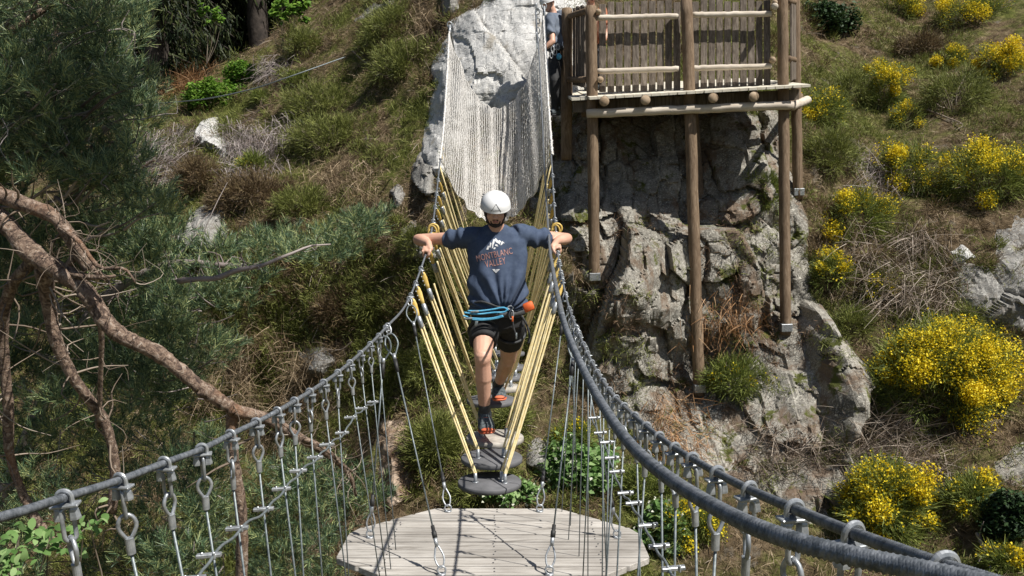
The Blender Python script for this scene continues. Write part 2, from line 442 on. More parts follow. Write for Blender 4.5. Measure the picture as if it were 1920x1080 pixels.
M['greyshirt'] = simple("grey_blue_shirt", (.10, .125, .17), (.15, .175, .22), 20, .85)
M['scorch'] = simple("black_rubber_sleeve", (.015, .017, .02), (.04, .045, .05), 30, .5)
# ------------------------------------------------------------------ the hillside
ANCH = [ # photo pixel and depth
 (1115,530,12.0),(1310,740,12.5),(1473,625,12.5),(1495,370,12.95),(1300,330,13.7),(1300,160,14.7),(1120,330,13.6),(1440,230,13.5),(1400,330,13.3),(1200,450,13.0),(1311,500,13.0),
 (950,60,14.6),(950,190,13.9),(930,330,13.2),(850,400,12.8),(1040,215,13.6),(1050,-80,15.5),(900,-60,15.5),
 (1560,100,17.0),(1750,60,18.0),(1900,60,17.5),(1650,250,15.2),(1850,250,14.4),(1600,450,12.8),(1850,500,12.2),(1750,720,11.2),(1700,950,10.2),(1900,1050,9.2),(1900,800,10.6),
 (1570,900,10.6),(1570,720,11.2),(1400,950,10.4),(1300,1030,9.8),(1200,900,11.4),(1100,700,12.2),(1050,950,10.2),(900,920,10.8),(930,790,11.4),(1050,560,12.4),
 (800,550,12.2),(700,420,13.4),(700,300,14.3),(740,100,16.0),(650,60,17.5),(560,120,17.4),(500,150,17.8),(420,200,17.6),(300,205,18.2),
 (600,250,15.6),(400,300,15.6),(400,450,14.2),(550,650,13.0),(600,850,12.0),(700,950,11.2),(800,1000,10.8),(300,600,14.2),(100,600,16),(0,900,14),(300,1050,12),(550,1060,11.2),
 (400,110,25),(300,130,25),(520,40,26),(150,120,26),(0,150,26),(300,0,34),(600,-60,28),(450,-150,42),(100,-150,42),(0,400,18.5),(-500,300,20),(-500,900,15),(-300,0,34),
 (2300,300,13),(2300,900,9.5),(2200,-100,18),(1900,-250,23),(1500,-250,21),(1200,-250,19.5),(900,-250,20),(1700,-500,32),(1000,-500,32),(300,-500,55),(-400,-500,50),(2500,-500,28),
 (960,1500,8.6),(300,1500,9.4),(1700,1500,7.6),(-400,1500,11),(2400,1400,7),(960,2600,6),(0,2600,7),(1900,2600,5.4),(960,-900,45),(2200,-900,42),(-200,-900,60),
]
A = np.array([P(u, v, Z) for u, v, Z in ANCH])
def _tps(r2): return 0.5 * r2 * np.log(r2 + 1e-9)
_n = len(A)
_K = _tps((A[:, None, 0] - A[None, :, 0]) ** 2 + (A[:, None, 2] - A[None, :, 2]) ** 2) + np.eye(_n) * .25
_Pm = np.c_[np.ones(_n), A[:, 0], A[:, 2]]
_S = np.block([[_K, _Pm], [_Pm.T, np.zeros((3, 3))]])
_W = np.linalg.solve(_S, np.r_[np.log(A[:, 1]), 0, 0, 0])
def Draw(x, z):
    sh = x.shape; x = x.ravel(); z = z.ravel(); out = np.zeros(len(x))
    for i in range(0, len(x), 20000):
        xs = x[i:i + 20000]; zs = z[i:i + 20000]
        k = _tps((xs[:, None] - A[None, :, 0]) ** 2 + (zs[:, None] - A[None, :, 2]) ** 2)
        out[i:i + 20000] = k @ _W[:_n] + _W[_n] + _W[_n + 1] * xs + _W[_n + 2] * zs
    return np.clip(np.exp(out), 4.5, 75).reshape(sh)
GX = np.arange(-26, 22, .055); GZ = np.arange(-9.5, 17, .05)
cx = np.arange(-26, 22.3, .5); cz = np.arange(-9.5, 17.5, .25)
CX, CZ = np.meshgrid(cx, cz); CD = Draw(CX, CZ)
def bil(G, gx, gz, x, z):
    i = np.clip((x - gx[0]) / (gx[1] - gx[0]), 0, len(gx) - 1.001); j = np.clip((z - gz[0]) / (gz[1] - gz[0]), 0, len(gz) - 1.001)
    i0 = i.astype(int); j0 = j.astype(int); fi = i - i0; fj = j - j0
    return (G[j0, i0] * (1 - fi) + G[j0, i0 + 1] * fi) * (1 - fj) + (G[j0 + 1, i0] * (1 - fi) + G[j0 + 1, i0 + 1] * fi) * fj
XX, ZZ = np.meshgrid(GX, GZ)
DD = bil(CD, cx, cz, XX, ZZ)
_rel = .5 * fbm(XX * .45, ZZ * .6, 4, 3) + .12 * fbm(XX * 2.2, ZZ * 2.6, 4, 11) + .05 * fbm(XX * 8, ZZ * 8, 3, 21)
DD = DD + _rel
def D(x, z): return bil(DD, GX, GZ, np.asarray(x, float), np.asarray(z, float))
def hit(u, v, base=None):
    """where the ray through photo pixel (u, v) meets the hillside"""
    r = P(u, v, 1.0); r = r / r[1]
    y = np.linspace(4, 70, 2600); f = y - D(r[0] * y, r[2] * y)
    k = np.argmax(f > 0) if (f > 0).any() else len(y) - 1
    return r * y[k]
def hits(uv): return np.array([hit(u, v) for u, v in uv])
mb = MB(); nx, nz = len(GX), len(GZ)
# edges of the sheet turn down to the gorge floor
idx = np.arange(nx * nz).reshape(nz, nx)
q = np.stack([idx[:-1, :-1], idx[:-1, 1:], idx[1:, 1:], idx[1:, :-1]], -1).reshape(-1, 4)
mb.add(np.stack([XX, DD, ZZ], -1), q)
tag(mb.build("hillside", M['ground']), kind='structure')
mb = MB()
fx = np.linspace(-60, 60, 60); fy = np.linspace(-60, 9, 50); FX, FY = np.meshgrid(fx, fy)
FZ = -9.6 + .5 * fbm(FX * .2, FY * .2, 3, 5) + .02 * np.maximum(0, -FY - 6) ** 1.6
idx = np.arange(FX.size).reshape(FX.shape)
q = np.stack([idx[:-1, :-1], idx[:-1, 1:], idx[1:, 1:], idx[1:, :-1]], -1).reshape(-1, 4)
mb.add(np.stack([FX, FY, FZ], -1), q)
tag(mb.build("gorge_floor", M['ground']), kind='structure')

# ------------------------------------------------------------------ rock outcrops
def sdist(px, pz, poly):
    n = len(poly); d = np.full(px.shape, 1e9); ins = np.zeros(px.shape, bool)
    for i in range(n):
        ax, az = poly[i]; bx, bz = poly[(i + 1) % n]
        ex, ez = bx - ax, bz - az; wx, wz = px - ax, pz - az
        t = np.clip((wx * ex + wz * ez) / (ex * ex + ez * ez + 1e-12), 0, 1)
        d = np.minimum(d, np.hypot(wx - ex * t, wz - ez * t))
        c = ((az > pz) != (bz > pz)) & (px < (bx - ax) * (pz - az) / (bz - az + 1e-12) + ax)
        ins ^= c
    return np.where(ins, d, -d)
ROCKS = []
def outcrop(label, polypx, mat, B=.5, w=.35, step=.03, amps=(.35, .12, .04), cells=(1.0, .38, .13), seed=1, tilt=1.2, smooth_shade=False, group=None, crack=.05):
    pw = hits(polypx); poly = [(a[0], a[2]) for a in pw]
    x0, x1 = min(p[0] for p in poly) - .5, max(p[0] for p in poly) + .5
    z0, z1 = min(p[1] for p in poly) - .5, max(p[1] for p in poly) + .5
    gx = np.arange(x0, x1, step); gz = np.arange(z0, z1, step); X, Z = np.meshgrid(gx, gz)
    s = sdist(X, Z, poly) + .14 * fbm(X * 1.6, Z * 1.6, 4, seed + 70) + .05 * fbm(X * 7, Z * 7, 3, seed + 80)
    b = np.where(s > 0, B * (1 - np.exp(-np.maximum(s, 0) / w)), s * 1.8)
    h = np.zeros_like(X)
    for a, c, k in zip(amps, cells, range(9)):
        f, e = facets(X, Z * .8, c, seed + 10 * k, tilt); h += a * f - crack * a / amps[0] * (1 - smooth(e, 0, .07))
    h += .02 * fbm(X * 5, Z * 5, 4, seed + 99)
    m = smooth(s, -.05, .25)
    Y = bil(CD, cx, cz, X, Z) + .5 * bil(_rel, GX, GZ, X, Z) - b - h * m
    # keep a skirt that dives under the soil
    keep = s > -.32
    idx = np.arange(X.size).reshape(X.shape)
    q = np.stack([idx[:-1, :-1], idx[:-1, 1:], idx[1:, 1:], idx[1:, :-1]], -1).reshape(-1, 4)
    q = q[keep.ravel()[q].all(1)]
    used = np.unique(q); mp = -np.ones(X.size, int); mp[used] = np.arange(len(used))
    v = np.stack([X, Y, Z], -1).reshape(-1, 3)[used]
    o = MB().add(v, mp[q]).build("rock_outcrop", mat, smooth=smooth_shade)
    tag(o, label, "rock", group)
    ROCKS.append((gx, gz, np.where(keep, Y, 1e3)))
    return o
outcrop("huge pale grey rock slab rising behind the safety net", [(800,325),(788,290),(810,220),(812,130),(845,42),(900,0),(960,-60),(1100,-90),(1100,240),(1060,250),(980,222),(905,228),(860,290),(840,350)], M['slab'], B=.7, amps=(.30,.08,.03), cells=(1.5,.5,.16), seed=5, tilt=.7, step=.028, crack=.03)
outcrop("darker broken rock under the pale slab, seen through the lower net", [(850,340),(880,270),(930,225),(1060,230),(1060,420),(970,460),(880,450)], M['rock'], B=.35, amps=(.3,.15,.06), cells=(.7,.3,.12), seed=91, step=.03)
outcrop("broad lichen-covered rock face under the wooden platform", [(1030,300),(1080,190),(1450,190),(1480,330),(1518,385),(1520,470),(1545,570),(1612,690),(1612,790),(1592,880),(1602,960),(1500,1010),(1400,930),(1290,850),(1180,820),(1110,730),(1060,620),(1035,460)], M['rock'], B=.75, amps=(.44,.20,.08), cells=(1.2,.42,.17), seed=23, step=.022, crack=.06, tilt=1.4)
outcrop("grey rock buttress standing out at the right end of the rock face", [(1500,560),(1550,575),(1618,700),(1614,790),(1592,880),(1540,860),(1500,760),(1480,650)], M['rock'], B=1.1, w=.3, amps=(.5,.13,.035), cells=(1.1,.4,.15), seed=41, step=.024)
outcrop("mossy knobbly rock below the grey buttress, behind the right handrail", [(1480,800),(1560,790),(1600,880),(1600,960),(1540,1000),(1470,960),(1420,900)], M['rock'], B=.9, w=.35, amps=(.4,.15,.06), cells=(.7,.3,.11), seed=45, step=.024)
outcrop("pale lichen boulder on the right slope above the big yellow bush", [(1772,480),(1830,430),(1920,395),(2030,420),(2030,640),(1900,625),(1830,600),(1785,560)], M['boulder'], B=.75, w=.4, amps=(.35,.12,.04), seed=61, step=.028)
outcrop("low grey rocks at the right edge below the big yellow bush", [(1870,890),(1890,850),(1960,820),(2000,860),(1960,920),(1885,915)], M['rock'], B=.25, w=.25, amps=(.3,.12,.04), cells=(.5,.25,.1), seed=63)
outcrop("small grey rock in the heather at the top left of the pale slab", [(818,-30),(875,-30),(872,20),(850,45),(820,38)], M['boulder'], B=.45, w=.25, amps=(.3,.1,.04), cells=(.6,.3,.1), seed=66)
outcrop("pale rocky ledge on the ridge at the top of the left slope", [(655,40),(700,10),(760,-20),(790,-10),(730,22),(690,40)], M['boulder'], B=.3, w=.2, amps=(.3,.1,.04), cells=(.5,.2,.1), seed=68)
outcrop("rough brown-grey rock low beside the climber's right arm", [(735,420),(770,400),(830,410),(835,500),(790,500),(745,480)], M['rock'], B=.4, w=.25, amps=(.3,.12,.05), cells=(.4,.2,.1), seed=71)
outcrop("grey mottled rock at the left foot of the pale slab", [(770,330),(790,290),(830,300),(850,400),(800,400),(765,370)], M['boulder'], B=.55, w=.3, amps=(.35,.12,.05), cells=(.6,.25,.1), seed=73)
outcrop("bare stony ground between the rock face and the yellow gorse", [(1290,860),(1380,840),(1440,900),(1420,960),(1330,950)], M['boulder'], B=.12, w=.3, amps=(.12,.06,.03), cells=(.6,.25,.1), seed=75)
outcrop("narrow grey rock left of the climber's shoes", [(720,800),(752,790),(765,850),(768,930),(735,940),(725,880)], simple("rusty_rock", (.20,.12,.07), (.45,.36,.28), 5, .9, 0, 1, .03), B=.4, w=.15, amps=(.2,.1,.04), cells=(.4,.2,.1), seed=77)
outcrop("pair of jagged pale rocks in the brown heather left of centre", [(335,450),(362,412),(385,392),(418,398),(428,435),(415,460),(360,468)], M['boulder'], B=.85, w=.16, amps=(.6,.2,.06), cells=(.45,.2,.1), seed=79, step=.022)
outcrop("white-topped rock poking out of the grey brush", [(370,262),(382,228),(402,226),(432,266),(430,290),(395,285)], M['slab'], B=.6, w=.16, amps=(.4,.15,.05), cells=(.5,.2,.1), seed=81, step=.022)
outcrop("round grey boulder on the slope above the pine branch", [(727,355),(745,345),(765,362),(760,390),(735,392)], M['boulder'], B=.4, w=.12, amps=(.2,.08,.03), cells=(.4,.2,.1), seed=83, step=.022)
outcrop("pale stone in the green plants to the right of the round steps", [(1000,835),(1035,830),(1050,860),(1020,880),(995,865)], M['boulder'], B=.3, w=.12, amps=(.2,.1,.03), cells=(.4,.2,.1), seed=85, step=.022)
outcrop("small brown-grey stone near the lower end of the pine trunk", [(570,665),(605,655),(625,675),(605,700),(575,695)], M['boulder'], B=.3, w=.12, amps=(.2,.1,.03), cells=(.4,.2,.1), seed=87, step=.022)
outcrop("small pinkish rock between the yellow bushes beside the pale boulder", [(1770,465),(1800,455),(1825,480),(1805,505),(1780,500)], M['slab'], B=.35, w=.12, amps=(.2,.1,.03), cells=(.4,.2,.1), seed=89, step=.022)
def surf(x, z):
    y = D(x, z)
    for gx, gz, Y in ROCKS:
        if gx[0] < x < gx[-1] and gz[0] < z < gz[-1]:
            y = min(y, float(Y[min(len(gz) - 1, int(round((z - gz[0]) / (gz[1] - gz[0])))), min(len(gx) - 1, int(round((x - gx[0]) / (gx[1] - gx[0]))))]))
    return y
def rhit(u, v):
    r = P(u, v, 1.0); r = r / r[1]
    for y in np.arange(5, 60, .03):
        if y > surf(r[0] * y, r[2] * y): return r * y
    return r * 60
# ------------------------------------------------------------------ handrail cables
RL = [(-1500,1310,.46),(-560,1095,.74),(0,970,1.13),(120,933,1.35),(225,900,1.54),(308,868,1.73),(378,842,1.94),(432,815,2.14),(480,792,2.36),(520,771,2.57),(552,752,2.77),(583,733,3.0),(635,697,3.48),(677,661,4.0),(722,616,4.75),(767,560,5.86),(795,487,6.35),(808,440,6.8),(822,330,8.3),(828,270,9.2),(836,150,10.8),(843,48,11.9)]
RR = [(2900,1500,.30),(2300,1240,.44),(1770,1062,.73),(1600,1000,.92),(1490,955,1.11),(1405,918,1.32),(1345,887,1.53),(1298,860,1.74),(1265,840,1.93),(1212,800,2.33),(1170,762,2.8),(1142,732,3.2),(1110,680,3.9),(1085,625,4.7),(1065,570,5.5),(1048,490,6.3),(1042,430,6.9),(1036,330,8.2),(1032,260,9.2),(1026,130,10.9),(1020,15,11.9)]
def railfun(L):
    pts = spline([P(*a) for a in L], 1500)
    Zs = pts @ RMn[:, 2] * -1
    def f(Z): return np.array([np.interp(Z, Zs, pts[:, k]) for k in range(3)])
    return f, pts, Zs
fL, ptsL, ZL = railfun(RL); fR, ptsR, ZR = railfun(RR)
def cable(name, pts, r, mat, label, lay=None, near=2.6, cat="cable", sides=16):
    """twisted wire rope: fine laid strands near the viewer, plainer farther on"""
    s = np.r_[0, np.cumsum(np.linalg.norm(np.diff(pts, axis=0), axis=1))]
    d = np.linalg.norm(pts, axis=1)
    tt = [0.0]; lay = lay or r * 3.8
    while tt[-1] < s[-1]:
        dd = np.interp(tt[-1], s, d)
        tt.append(tt[-1] + (lay / 6 / 7 if dd < near else .05))
    tt = np.array(tt); path = np.stack([np.interp(tt, s, pts[:, k]) for k in range(3)], 1)
    # resample smooth
    mb = MB(); k = np.interp(tt, s, d) < near
    i = int(np.argmax(~k)) if (~k).any() else len(tt)
    if k[0] or k[-1]:
        a = path[:i + 1] if k[0] else path
        tube(mb, a, r, sides, True, 6, lay, .30)
        if k[0] and i < len(path) - 2: tube(mb, path[i:], r, 10)
    else: tube(mb, path, r, 10)
    o = mb.build(name, mat); tag(o, label, cat); return o
def sub(pts, Zs, a, b): return pts[(Zs >= a) & (Zs <= b)]
cable("handrail_cable", sub(ptsL, ZL, .45, 12), .0068, M['cable'], "grey wire-rope handrail running up the left side of the bridge, under the climber's hand")
cable("handrail_cable", sub(ptsR, ZR, .35, 12), .0068, M['cable'], "grey wire-rope handrail with U-bolt clamps down the right side of the bridge")
IN = [(2600,1330,.42),(2150,1185,.52),(1850,1098,.62),(1500,1018,.74),(1330,945,.92),(1200,852,1.2),(1130,760,1.55),(1085,675,1.95),(1060,612,2.4),(1047,560,3.0),(1035,495,4.4),(1030,455,6.2),(1024,370,8.0),(1018,250,9.6),(1011,110,11.2),(1004,20,12.0)]
cable("belay_cable", spline([P(*a) for a in IN], 900), .0085, M['cable'], "thick bare ribbed cable without clamps, crossing in front of the right handrail")

# ------------------------------------------------------------------ hangers
def ring(mb, c, a, b, r, n=18, sides=8, ang=(0, 2 * math.pi)):
    full = abs(ang[1] - ang[0] - 2 * math.pi) < 1e-6
    th = np.linspace(ang[0], ang[1], n, endpoint=not full)
    path = np.array([np.asarray(c) + math.cos(t) * np.asarray(a) + math.sin(t) * np.asarray(b) for t in th])
    return tube(mb, path, r, sides, closed=full)
def eye_loop(mb, top, h, w, r, axis, n=22):
    """teardrop wire eye hanging from point top"""
    t = np.linspace(0, 1, n); ax = np.asarray(axis, float)
    ang = t * 2 * np.pi
    x = w / 2 * np.sin(ang) * (np.sin(ang / 2)) ** .25 if False else w / 2 * np.sin(ang)
    z = -h / 2 * (1 - np.cos(ang))
    x = x * np.where(-z > h * .45, 1 - .55 * np.clip((-z - h * .45) / (h * .55), 0, 1), 1)
    return tube(mb, np.asarray(top) + ax[None] * x[:, None] + np.array([0, 0, 1.0])[None] * z[:, None], r, 8, True)
ZZv = np.array([0, 0, 1.0])
def hanger_proto(wire_len, lean, drop=0.0, twist=0.0, lod=0):
    """origin on the cable axis; cable runs along local Y"""
    e = []
    s1, s2 = (14, 8) if lod == 0 else (9, 5)
    mb = MB(); R = .0105
    path = [V(-R, 0, -.016), V(-R, 0, -.006)] + [V(-R * math.cos(t), 0, R * math.sin(t)) for t in np.linspace(0, math.pi, s1)] + [V(R, 0, -.006), V(R, 0, -.016)]
    tube(mb, path, .0036, s2)
    box(mb, V(0, 0, -.0115), V(.020, 0, 0), V(0, .010, 0), V(0, 0, .0022), .001 if lod == 0 else 0)
    for sx in (-1, 1):
        loft(mb, [(V(sx * R, 0, -.014), V(.0055, 0, 0), V(0, .0055, 0)), (V(sx * R, 0, -.018), V(.007, 0, 0), V(0, .007, 0)), (V(sx * R * 1.05, 0, -.030), V(.0088, 0, 0), V(0, .0088, 0)), (V(sx * R * 1.05, 0, -.0335), V(.009, 0, 0), V(0, .009, 0))], 6 if lod == 0 else 6)
    e.append(("clamp", mb, M['steel'], False))
    mb = MB(); c, s = math.cos(twist), math.sin(twist); ax = V(c, s, 0); ay = V(-s, c, 0)
    zt = -.016
    path = []
    L = .052
    for t in np.linspace(0, 2 * math.pi, 20, endpoint=False):
        path.append(V(0, 0, zt - L / 2) + ay * .0085 * math.cos(t) + ZZv * (math.sin(t) * .0085 + (L / 2 - .0085) * (1 if math.sin(t) > 0 else -1)))
    tube(mb, path, .0034, s2, closed=True)
    e.append(("shackle", mb, M['steel'], True))
    zb = zt - L + .006
    mb = MB(); eye_loop(mb, V(0, 0, zb), .046, .030, .0036, ax, 20 if lod == 0 else 12)
    e.append(("thimble", mb, M['steel'], True))
    zf = zb - .042
    mb = MB(); loft(mb, [(V(0, 0, zf + .001), ax * .005, ay * .004), (V(0, 0, zf), ax * .0078, ay * .0065), (V(0, 0, zf - .029), ax * .0074, ay * .0062), (V(0, 0, zf - .030), ax * .004, ay * .004)], 16)
    e.append(("ferrule", mb, M['steel'], False))
    mb = MB(); zw = zf - .029
    pts = [V(0, 0, zw), V(0, 0, zw - .03), V(lean * .5, 0, zw - wire_len * .5), V(lean, 0, zw - wire_len)]
    tube(mb, np.array([V(lean * t, 0, zw - wire_len * t) for t in (0, 1)]), .0027, 6)
    e.append(("wire", mb, M['wire'], True))
    return e
ORD = ["first", "second", "third", "fourth", "fifth", "sixth", "seventh", "eighth", "ninth", "tenth", "eleventh", "twelfth", "thirteenth", "fourteenth", "fifteenth", "sixteenth", "seventeenth", "eighteenth", "nineteenth", "twentieth", "twenty-first", "twenty-second", "twenty-third", "twenty-fourth", "twenty-fifth", "twenty-sixth", "twenty-seventh", "twenty-eighth"]
hang_meshes = {}
def place_hanger(key, p, yaw, label, group, wl, lean, tw, lod):
    root = thing("wire_hanger", label, "hanger", p, group)
    root.rotation_euler = (random.uniform(-.05, .05), random.uniform(-.05, .05), yaw)
    if key not in hang_meshes:
        hang_meshes[key] = []
        r0 = root.location.copy(); root.location = (0, 0, 0)
        for nme, mb, mt, sm in hanger_proto(wl, lean, 0, tw, lod):
            o = mb.build(nme, mt, root, sm); hang_meshes[key].append(o)
        root.location = r0
    else:
        for src in hang_meshes[key]:
            o = src.copy(); COL.objects.link(o); o.parent = root
    return root
random.seed(3)
ZsL = [1.06, 1.35, 1.54, 1.73, 1.94, 2.14, 2.36, 2.57, 2.77, 2.98, 3.2, 3.46, 3.72, 3.98, 4.25, 4.52]
for i, Z in enumerate(ZsL):
    p = fL(Z); v = (i * 7) % 4
    if Z < 1.1:
        lab = "cable hanger cut off by the left edge of the photo, on the left handrail"
    elif Z == 4.52:
        lab = "farthest cable hanger on the left handrail, just below the branching black-sleeved cable"
    else:
        lab = f"{ORD[i-1]} complete cable hanger from the left edge along the left handrail"
    lean = .07 if Z < 2.2 else .04
    place_hanger(("L", v, Z < 2.2), p, .05 + random.uniform(-.3, .3), lab, "cable hangers along the left handrail", 1.05, lean, (.3, 1.3, .7, 2.2)[v], 0)
ZsR = [.73, .92, 1.11, 1.32, 1.53, 1.74, 1.93, 2.13, 2.33, 2.56, 2.8, 3.0, 3.2, 3.42, 3.65, 3.9, 4.15, 4.4, 4.65, 4.9, 5.15, 5.4]
for i, Z in enumerate(ZsR):
    p = fR(Z); v = (i * 3) % 4
    if i == 0: lab = "nearest and largest cable hanger, at the lower right end of the right handrail"
    elif i == len(ZsR) - 1: lab = "farthest cable hanger on the right handrail, nearest to the climber's hand"
    else: lab = f"{ORD[i]} cable hanger up from the lower right along the right handrail"
    place_hanger(("R", v, Z < 2.2), p, .1 + random.uniform(-.3, .3), lab, "cable hangers along the right handrail", 1.05, -.03, (.2, 1.1, 1.9, .6)[v], 0)

# zig-zag side cables with flat clips
def side_line(clips, latZ, name, label, w):
    pts = [P(u, v, latZ / (960 - u) if latZ > 0 else latZ / (960 - u)) for u, v in clips]
    root = thing(name, label, "side cable", pts[len(pts) // 2])
    path = []
    for i in range(len(pts) - 1):
        a, b = pts[i], pts[i + 1]; L = np.linalg.norm(b - a)
        for t in np.linspace(0, 1, 8, endpoint=False):
            path.append(a + (b - a) * t + ZZv * L * .02 * math.sin(2 * math.pi * t) )
    path.append(pts[-1])
    mb = MB(); tube(mb, spline(path, len(path) * 3), .0032, 8); mb.build("cable_strand", M['wire'], root)
    for p in pts:
        mb = MB(); box(mb, p + V(w * .3, 0, .001), V(.024, .004, -.0005), V(0, .006, 0), V(0, 0, .0042), .0015)
        for sx in (-.012, .012): cap(mb, p + V(w * .3 + sx, -.004, -.004), p + V(w * .3 + sx, -.004, .007), .003, None, 6)
        mb.build("clip", M['steel'], root, False)
    return root
side_line([(370,1085),(400,1042),(452,991),(501,955),(534,917),(565,883),(596,858),(618,834),(646,812),(662,783),(682,766),(703,754)], .6 * 1740, "side_cable", "thin cable with flat clips climbing across the left hangers", -.03)
side_line([(1275,1100),(1254,1067),(1228,1025),(1208,986),(1183,944),(1167,925),(1151,885),(1142,859),(1133,830),(1121,812),(1110,784)], -.31 * 1740, "side_cable", "thin cable with flat clips dropping across the right hangers", .03)

# ------------------------------------------------------------------ plank deck and its cables
C1 = RMn[:, 0]; CU = RMn[:, 1]; CB = RMn[:, 2]            # world vectors: right, up, towards viewer
DO = P(960, 540, 5.4) + CU * (-1.28); E2 = nrm(-.063 * CU + CB); E1 = nrm(C1 - E2 * C1.dot(E2)); EN = np.cross(E1, E2) * 1.0
if EN[2] < 0: EN = -EN
def dk(x, s, h=0): return DO + E1 * x + E2 * s + EN * h
LEFT = [(-.02, -.40), (.0, -.44), (.40, -.87), (.82, -.87), (1.18, -.48), (1.3, -.40)]
RIGHT = [(-.02, .24), (.0, .264), (.40, .68), (.82, .68), (1.18, .30), (1.3, .2)]
def lw(s): return np.interp(s, [a[0] for a in LEFT], [a[1] for a in LEFT]), np.interp(s, [a[0] for a in RIGHT], [a[1] for a in RIGHT])
deck = thing("bridge_deck", "octagonal pale plank deck hanging between the cables in the foreground", "deck", dk(-.09, .6))
w = .1165; npl = 10
for i in range(npl):
    s0 = i * w + .008; s1 = (i + 1) * w - .008
    a0, b0 = lw(s0); a1, b1 = lw(s1); mb = MB(); bm = bmesh.new()
    hh = random.uniform(-.0015, .0015)
    c = [(a0, s0), (b0, s0), (b1, s1), (a1, s1)]
    top = [bm.verts.new(dk(x, s, .0 + hh)) for x, s in c]; bot = [bm.verts.new(dk(x, s, -.032)) for x, s in c]
    bm.faces.new(top[::-1]); bm.faces.new(bot)
    for k in range(4): bm.faces.new([top[k], top[(k + 1) % 4], bot[(k + 1) % 4], bot[k]])
    bmesh.ops.bevel(bm, geom=bm.edges[:], offset=.003, segments=1, affect='EDGES'); bmesh.ops.triangulate(bm, faces=bm.faces[:]); bmesh.ops.recalc_face_normals(bm, faces=bm.faces[:])
    mb.add([x.co[:] for x in bm.verts], None, [[x.index for x in f.verts] for f in bm.faces] if not bm.verts.index_update() else None); bm.free()
    o = mb.build("plank", M['deck'], deck, False)
for x in (-.62, -.09, .44):
    mb = MB(); s0, s1 = (.16, 1.06) if abs(x + .09) > .3 else (.02, 1.15)
    box(mb, dk(x, (s0 + s1) / 2, -.0655), E1 * .03, E2 * (s1 - s0) / 2, EN * .033, .004); mb.build("joist", M['slat'], deck, False)
for x0, x1, s in ((-.75, .56, .98),):
    mb = MB(); box(mb, dk((x0 + x1) / 2, s, -.13), E1 * (x1 - x0) / 2, E2 * .03, EN * .03, .004); mb.build("cross_beam", M['slat'], deck, False)
mb = MB()
for i in range(npl):
    for x in (-.62, -.09, .44):
        s = (i + .5) * w; a0, b0 = lw(s)
        if a0 + .03 < x < b0 - .03:
            for d_ in (-.02, .02):
                p = dk(x + random.uniform(-.01, .01), s + d_, .0022); loft(mb, [(p, E1 * .0045, E2 * .0045), (p + EN * .0015, E1 * .004, E2 * .004)], 8)
mb.build("screws", M['dkline'], deck); 
mb = MB()
def deck_cable(top, bot, label, sl=.09, rail=None):
    root = thing("deck_cable", label, "support cable", bot, "cables holding up the plank deck")
    d = nrm(top - bot)
    # eye bolt on the deck, shackle and eye, black sleeve, wire, upper eye
    mb = MB(); ring(mb, bot + EN * .02, E1 * .019, EN * .019, .0045); loft(mb, [(bot + EN * .001, E1 * .022, E2 * .022), (bot + EN * .004, E1 * .022, E2 * .022)], 14); mb.build("ring_bolt", M['steel'], root)
    b = bot + EN * .032
    mb = MB(); side = nrm(np.cross(d, CB))
    t = np.linspace(0, 2 * np.pi, 26)
    x = .022 * np.sin(t); z = .055 * (1 - np.cos(t)); x = x * np.where(z > .05, 1 - .6 * (z - .05) / .06, 1)
    tube(mb, b + side[None] * x[:, None] + d[None] * z[:, None], .0048, 8); mb.build("thimble", M['steel'], root)
    mb = MB(); tube(mb, [b + d * .10, b + d * .145], .010, 10); mb.build("ferrule", M['steel'], root)
    mb = MB(); tube(mb, [b + d * .14, b + d * .17, b + d * .172, b + d * .20], [.0125, .0125, .0095, .0095], 10); mb.build("black_sleeve", M['black'], root)
    mb = MB(); tube(mb, [b + d * .19, top - d * .24], .0042, 8); mb.build("wire", M['wire'], root)
    mb = MB(); tube(mb, [top - d * .26, top - d * .19], .0105, 10); mb.build("black_sleeve", M['black'], root)
    mb = MB(); tube(mb, [top - d * .195, top - d * .16], .0095, 10); mb.build("ferrule", M['steel'], root)
    mb = MB(); x = .034 * np.sin(t); z = .065 * (1 - np.cos(t)); x = x * np.where(z < .065, .35 + .65 * z / .065, 1)
    tube(mb, (top - d * .175)[None] + side[None] * x[:, None] + d[None] * z[:, None], .0045, 8); mb.build("thimble", M['wire'], root)
    mb = MB(); ring(mb, top - d * .022, side * .013, d * .027, .004, 16); ring(mb, top + ZZv * .0, C1 * .0125, ZZv * .0125, .004, 16)
    box(mb, top - ZZv * .015, C1 * .02, nrm(np.cross(C1, ZZv)) * .01, ZZv * .0022, .0008)
    mb.build("shackle", M['steel'], root)
def deckpt(u, v, Z):
    p = P(u, v, Z); x = (p - DO).dot(E1); s = (p - DO).dot(E2); return dk(x, s, .001)
deck_cable(fL(5.86), deckpt(840, 958, 5.33), "deck cable from below the climber's hand to the far left deck corner")
deck_cable(fL(4.85), deckpt(828, 1082, 4.36), "deck cable ending in a ring on the near left part of the deck", .09)
deck_cable(fL(4.78), deckpt(694, 1010, 4.88), "deck cable dropping to the ring at the leftmost deck corner", .09)
deck_cable(fR(5.7), deckpt(1012, 958, 5.33), "deck cable to the far right deck corner beside the round steps")
deck_cable(fR(4.85), deckpt(1030, 1082, 4.36), "deck cable ending in a ring on the near right part of the deck")
deck_cable(fR(4.72), deckpt(1157, 1010, 4.88), "deck cable dropping to the ring at the rightmost deck corner")

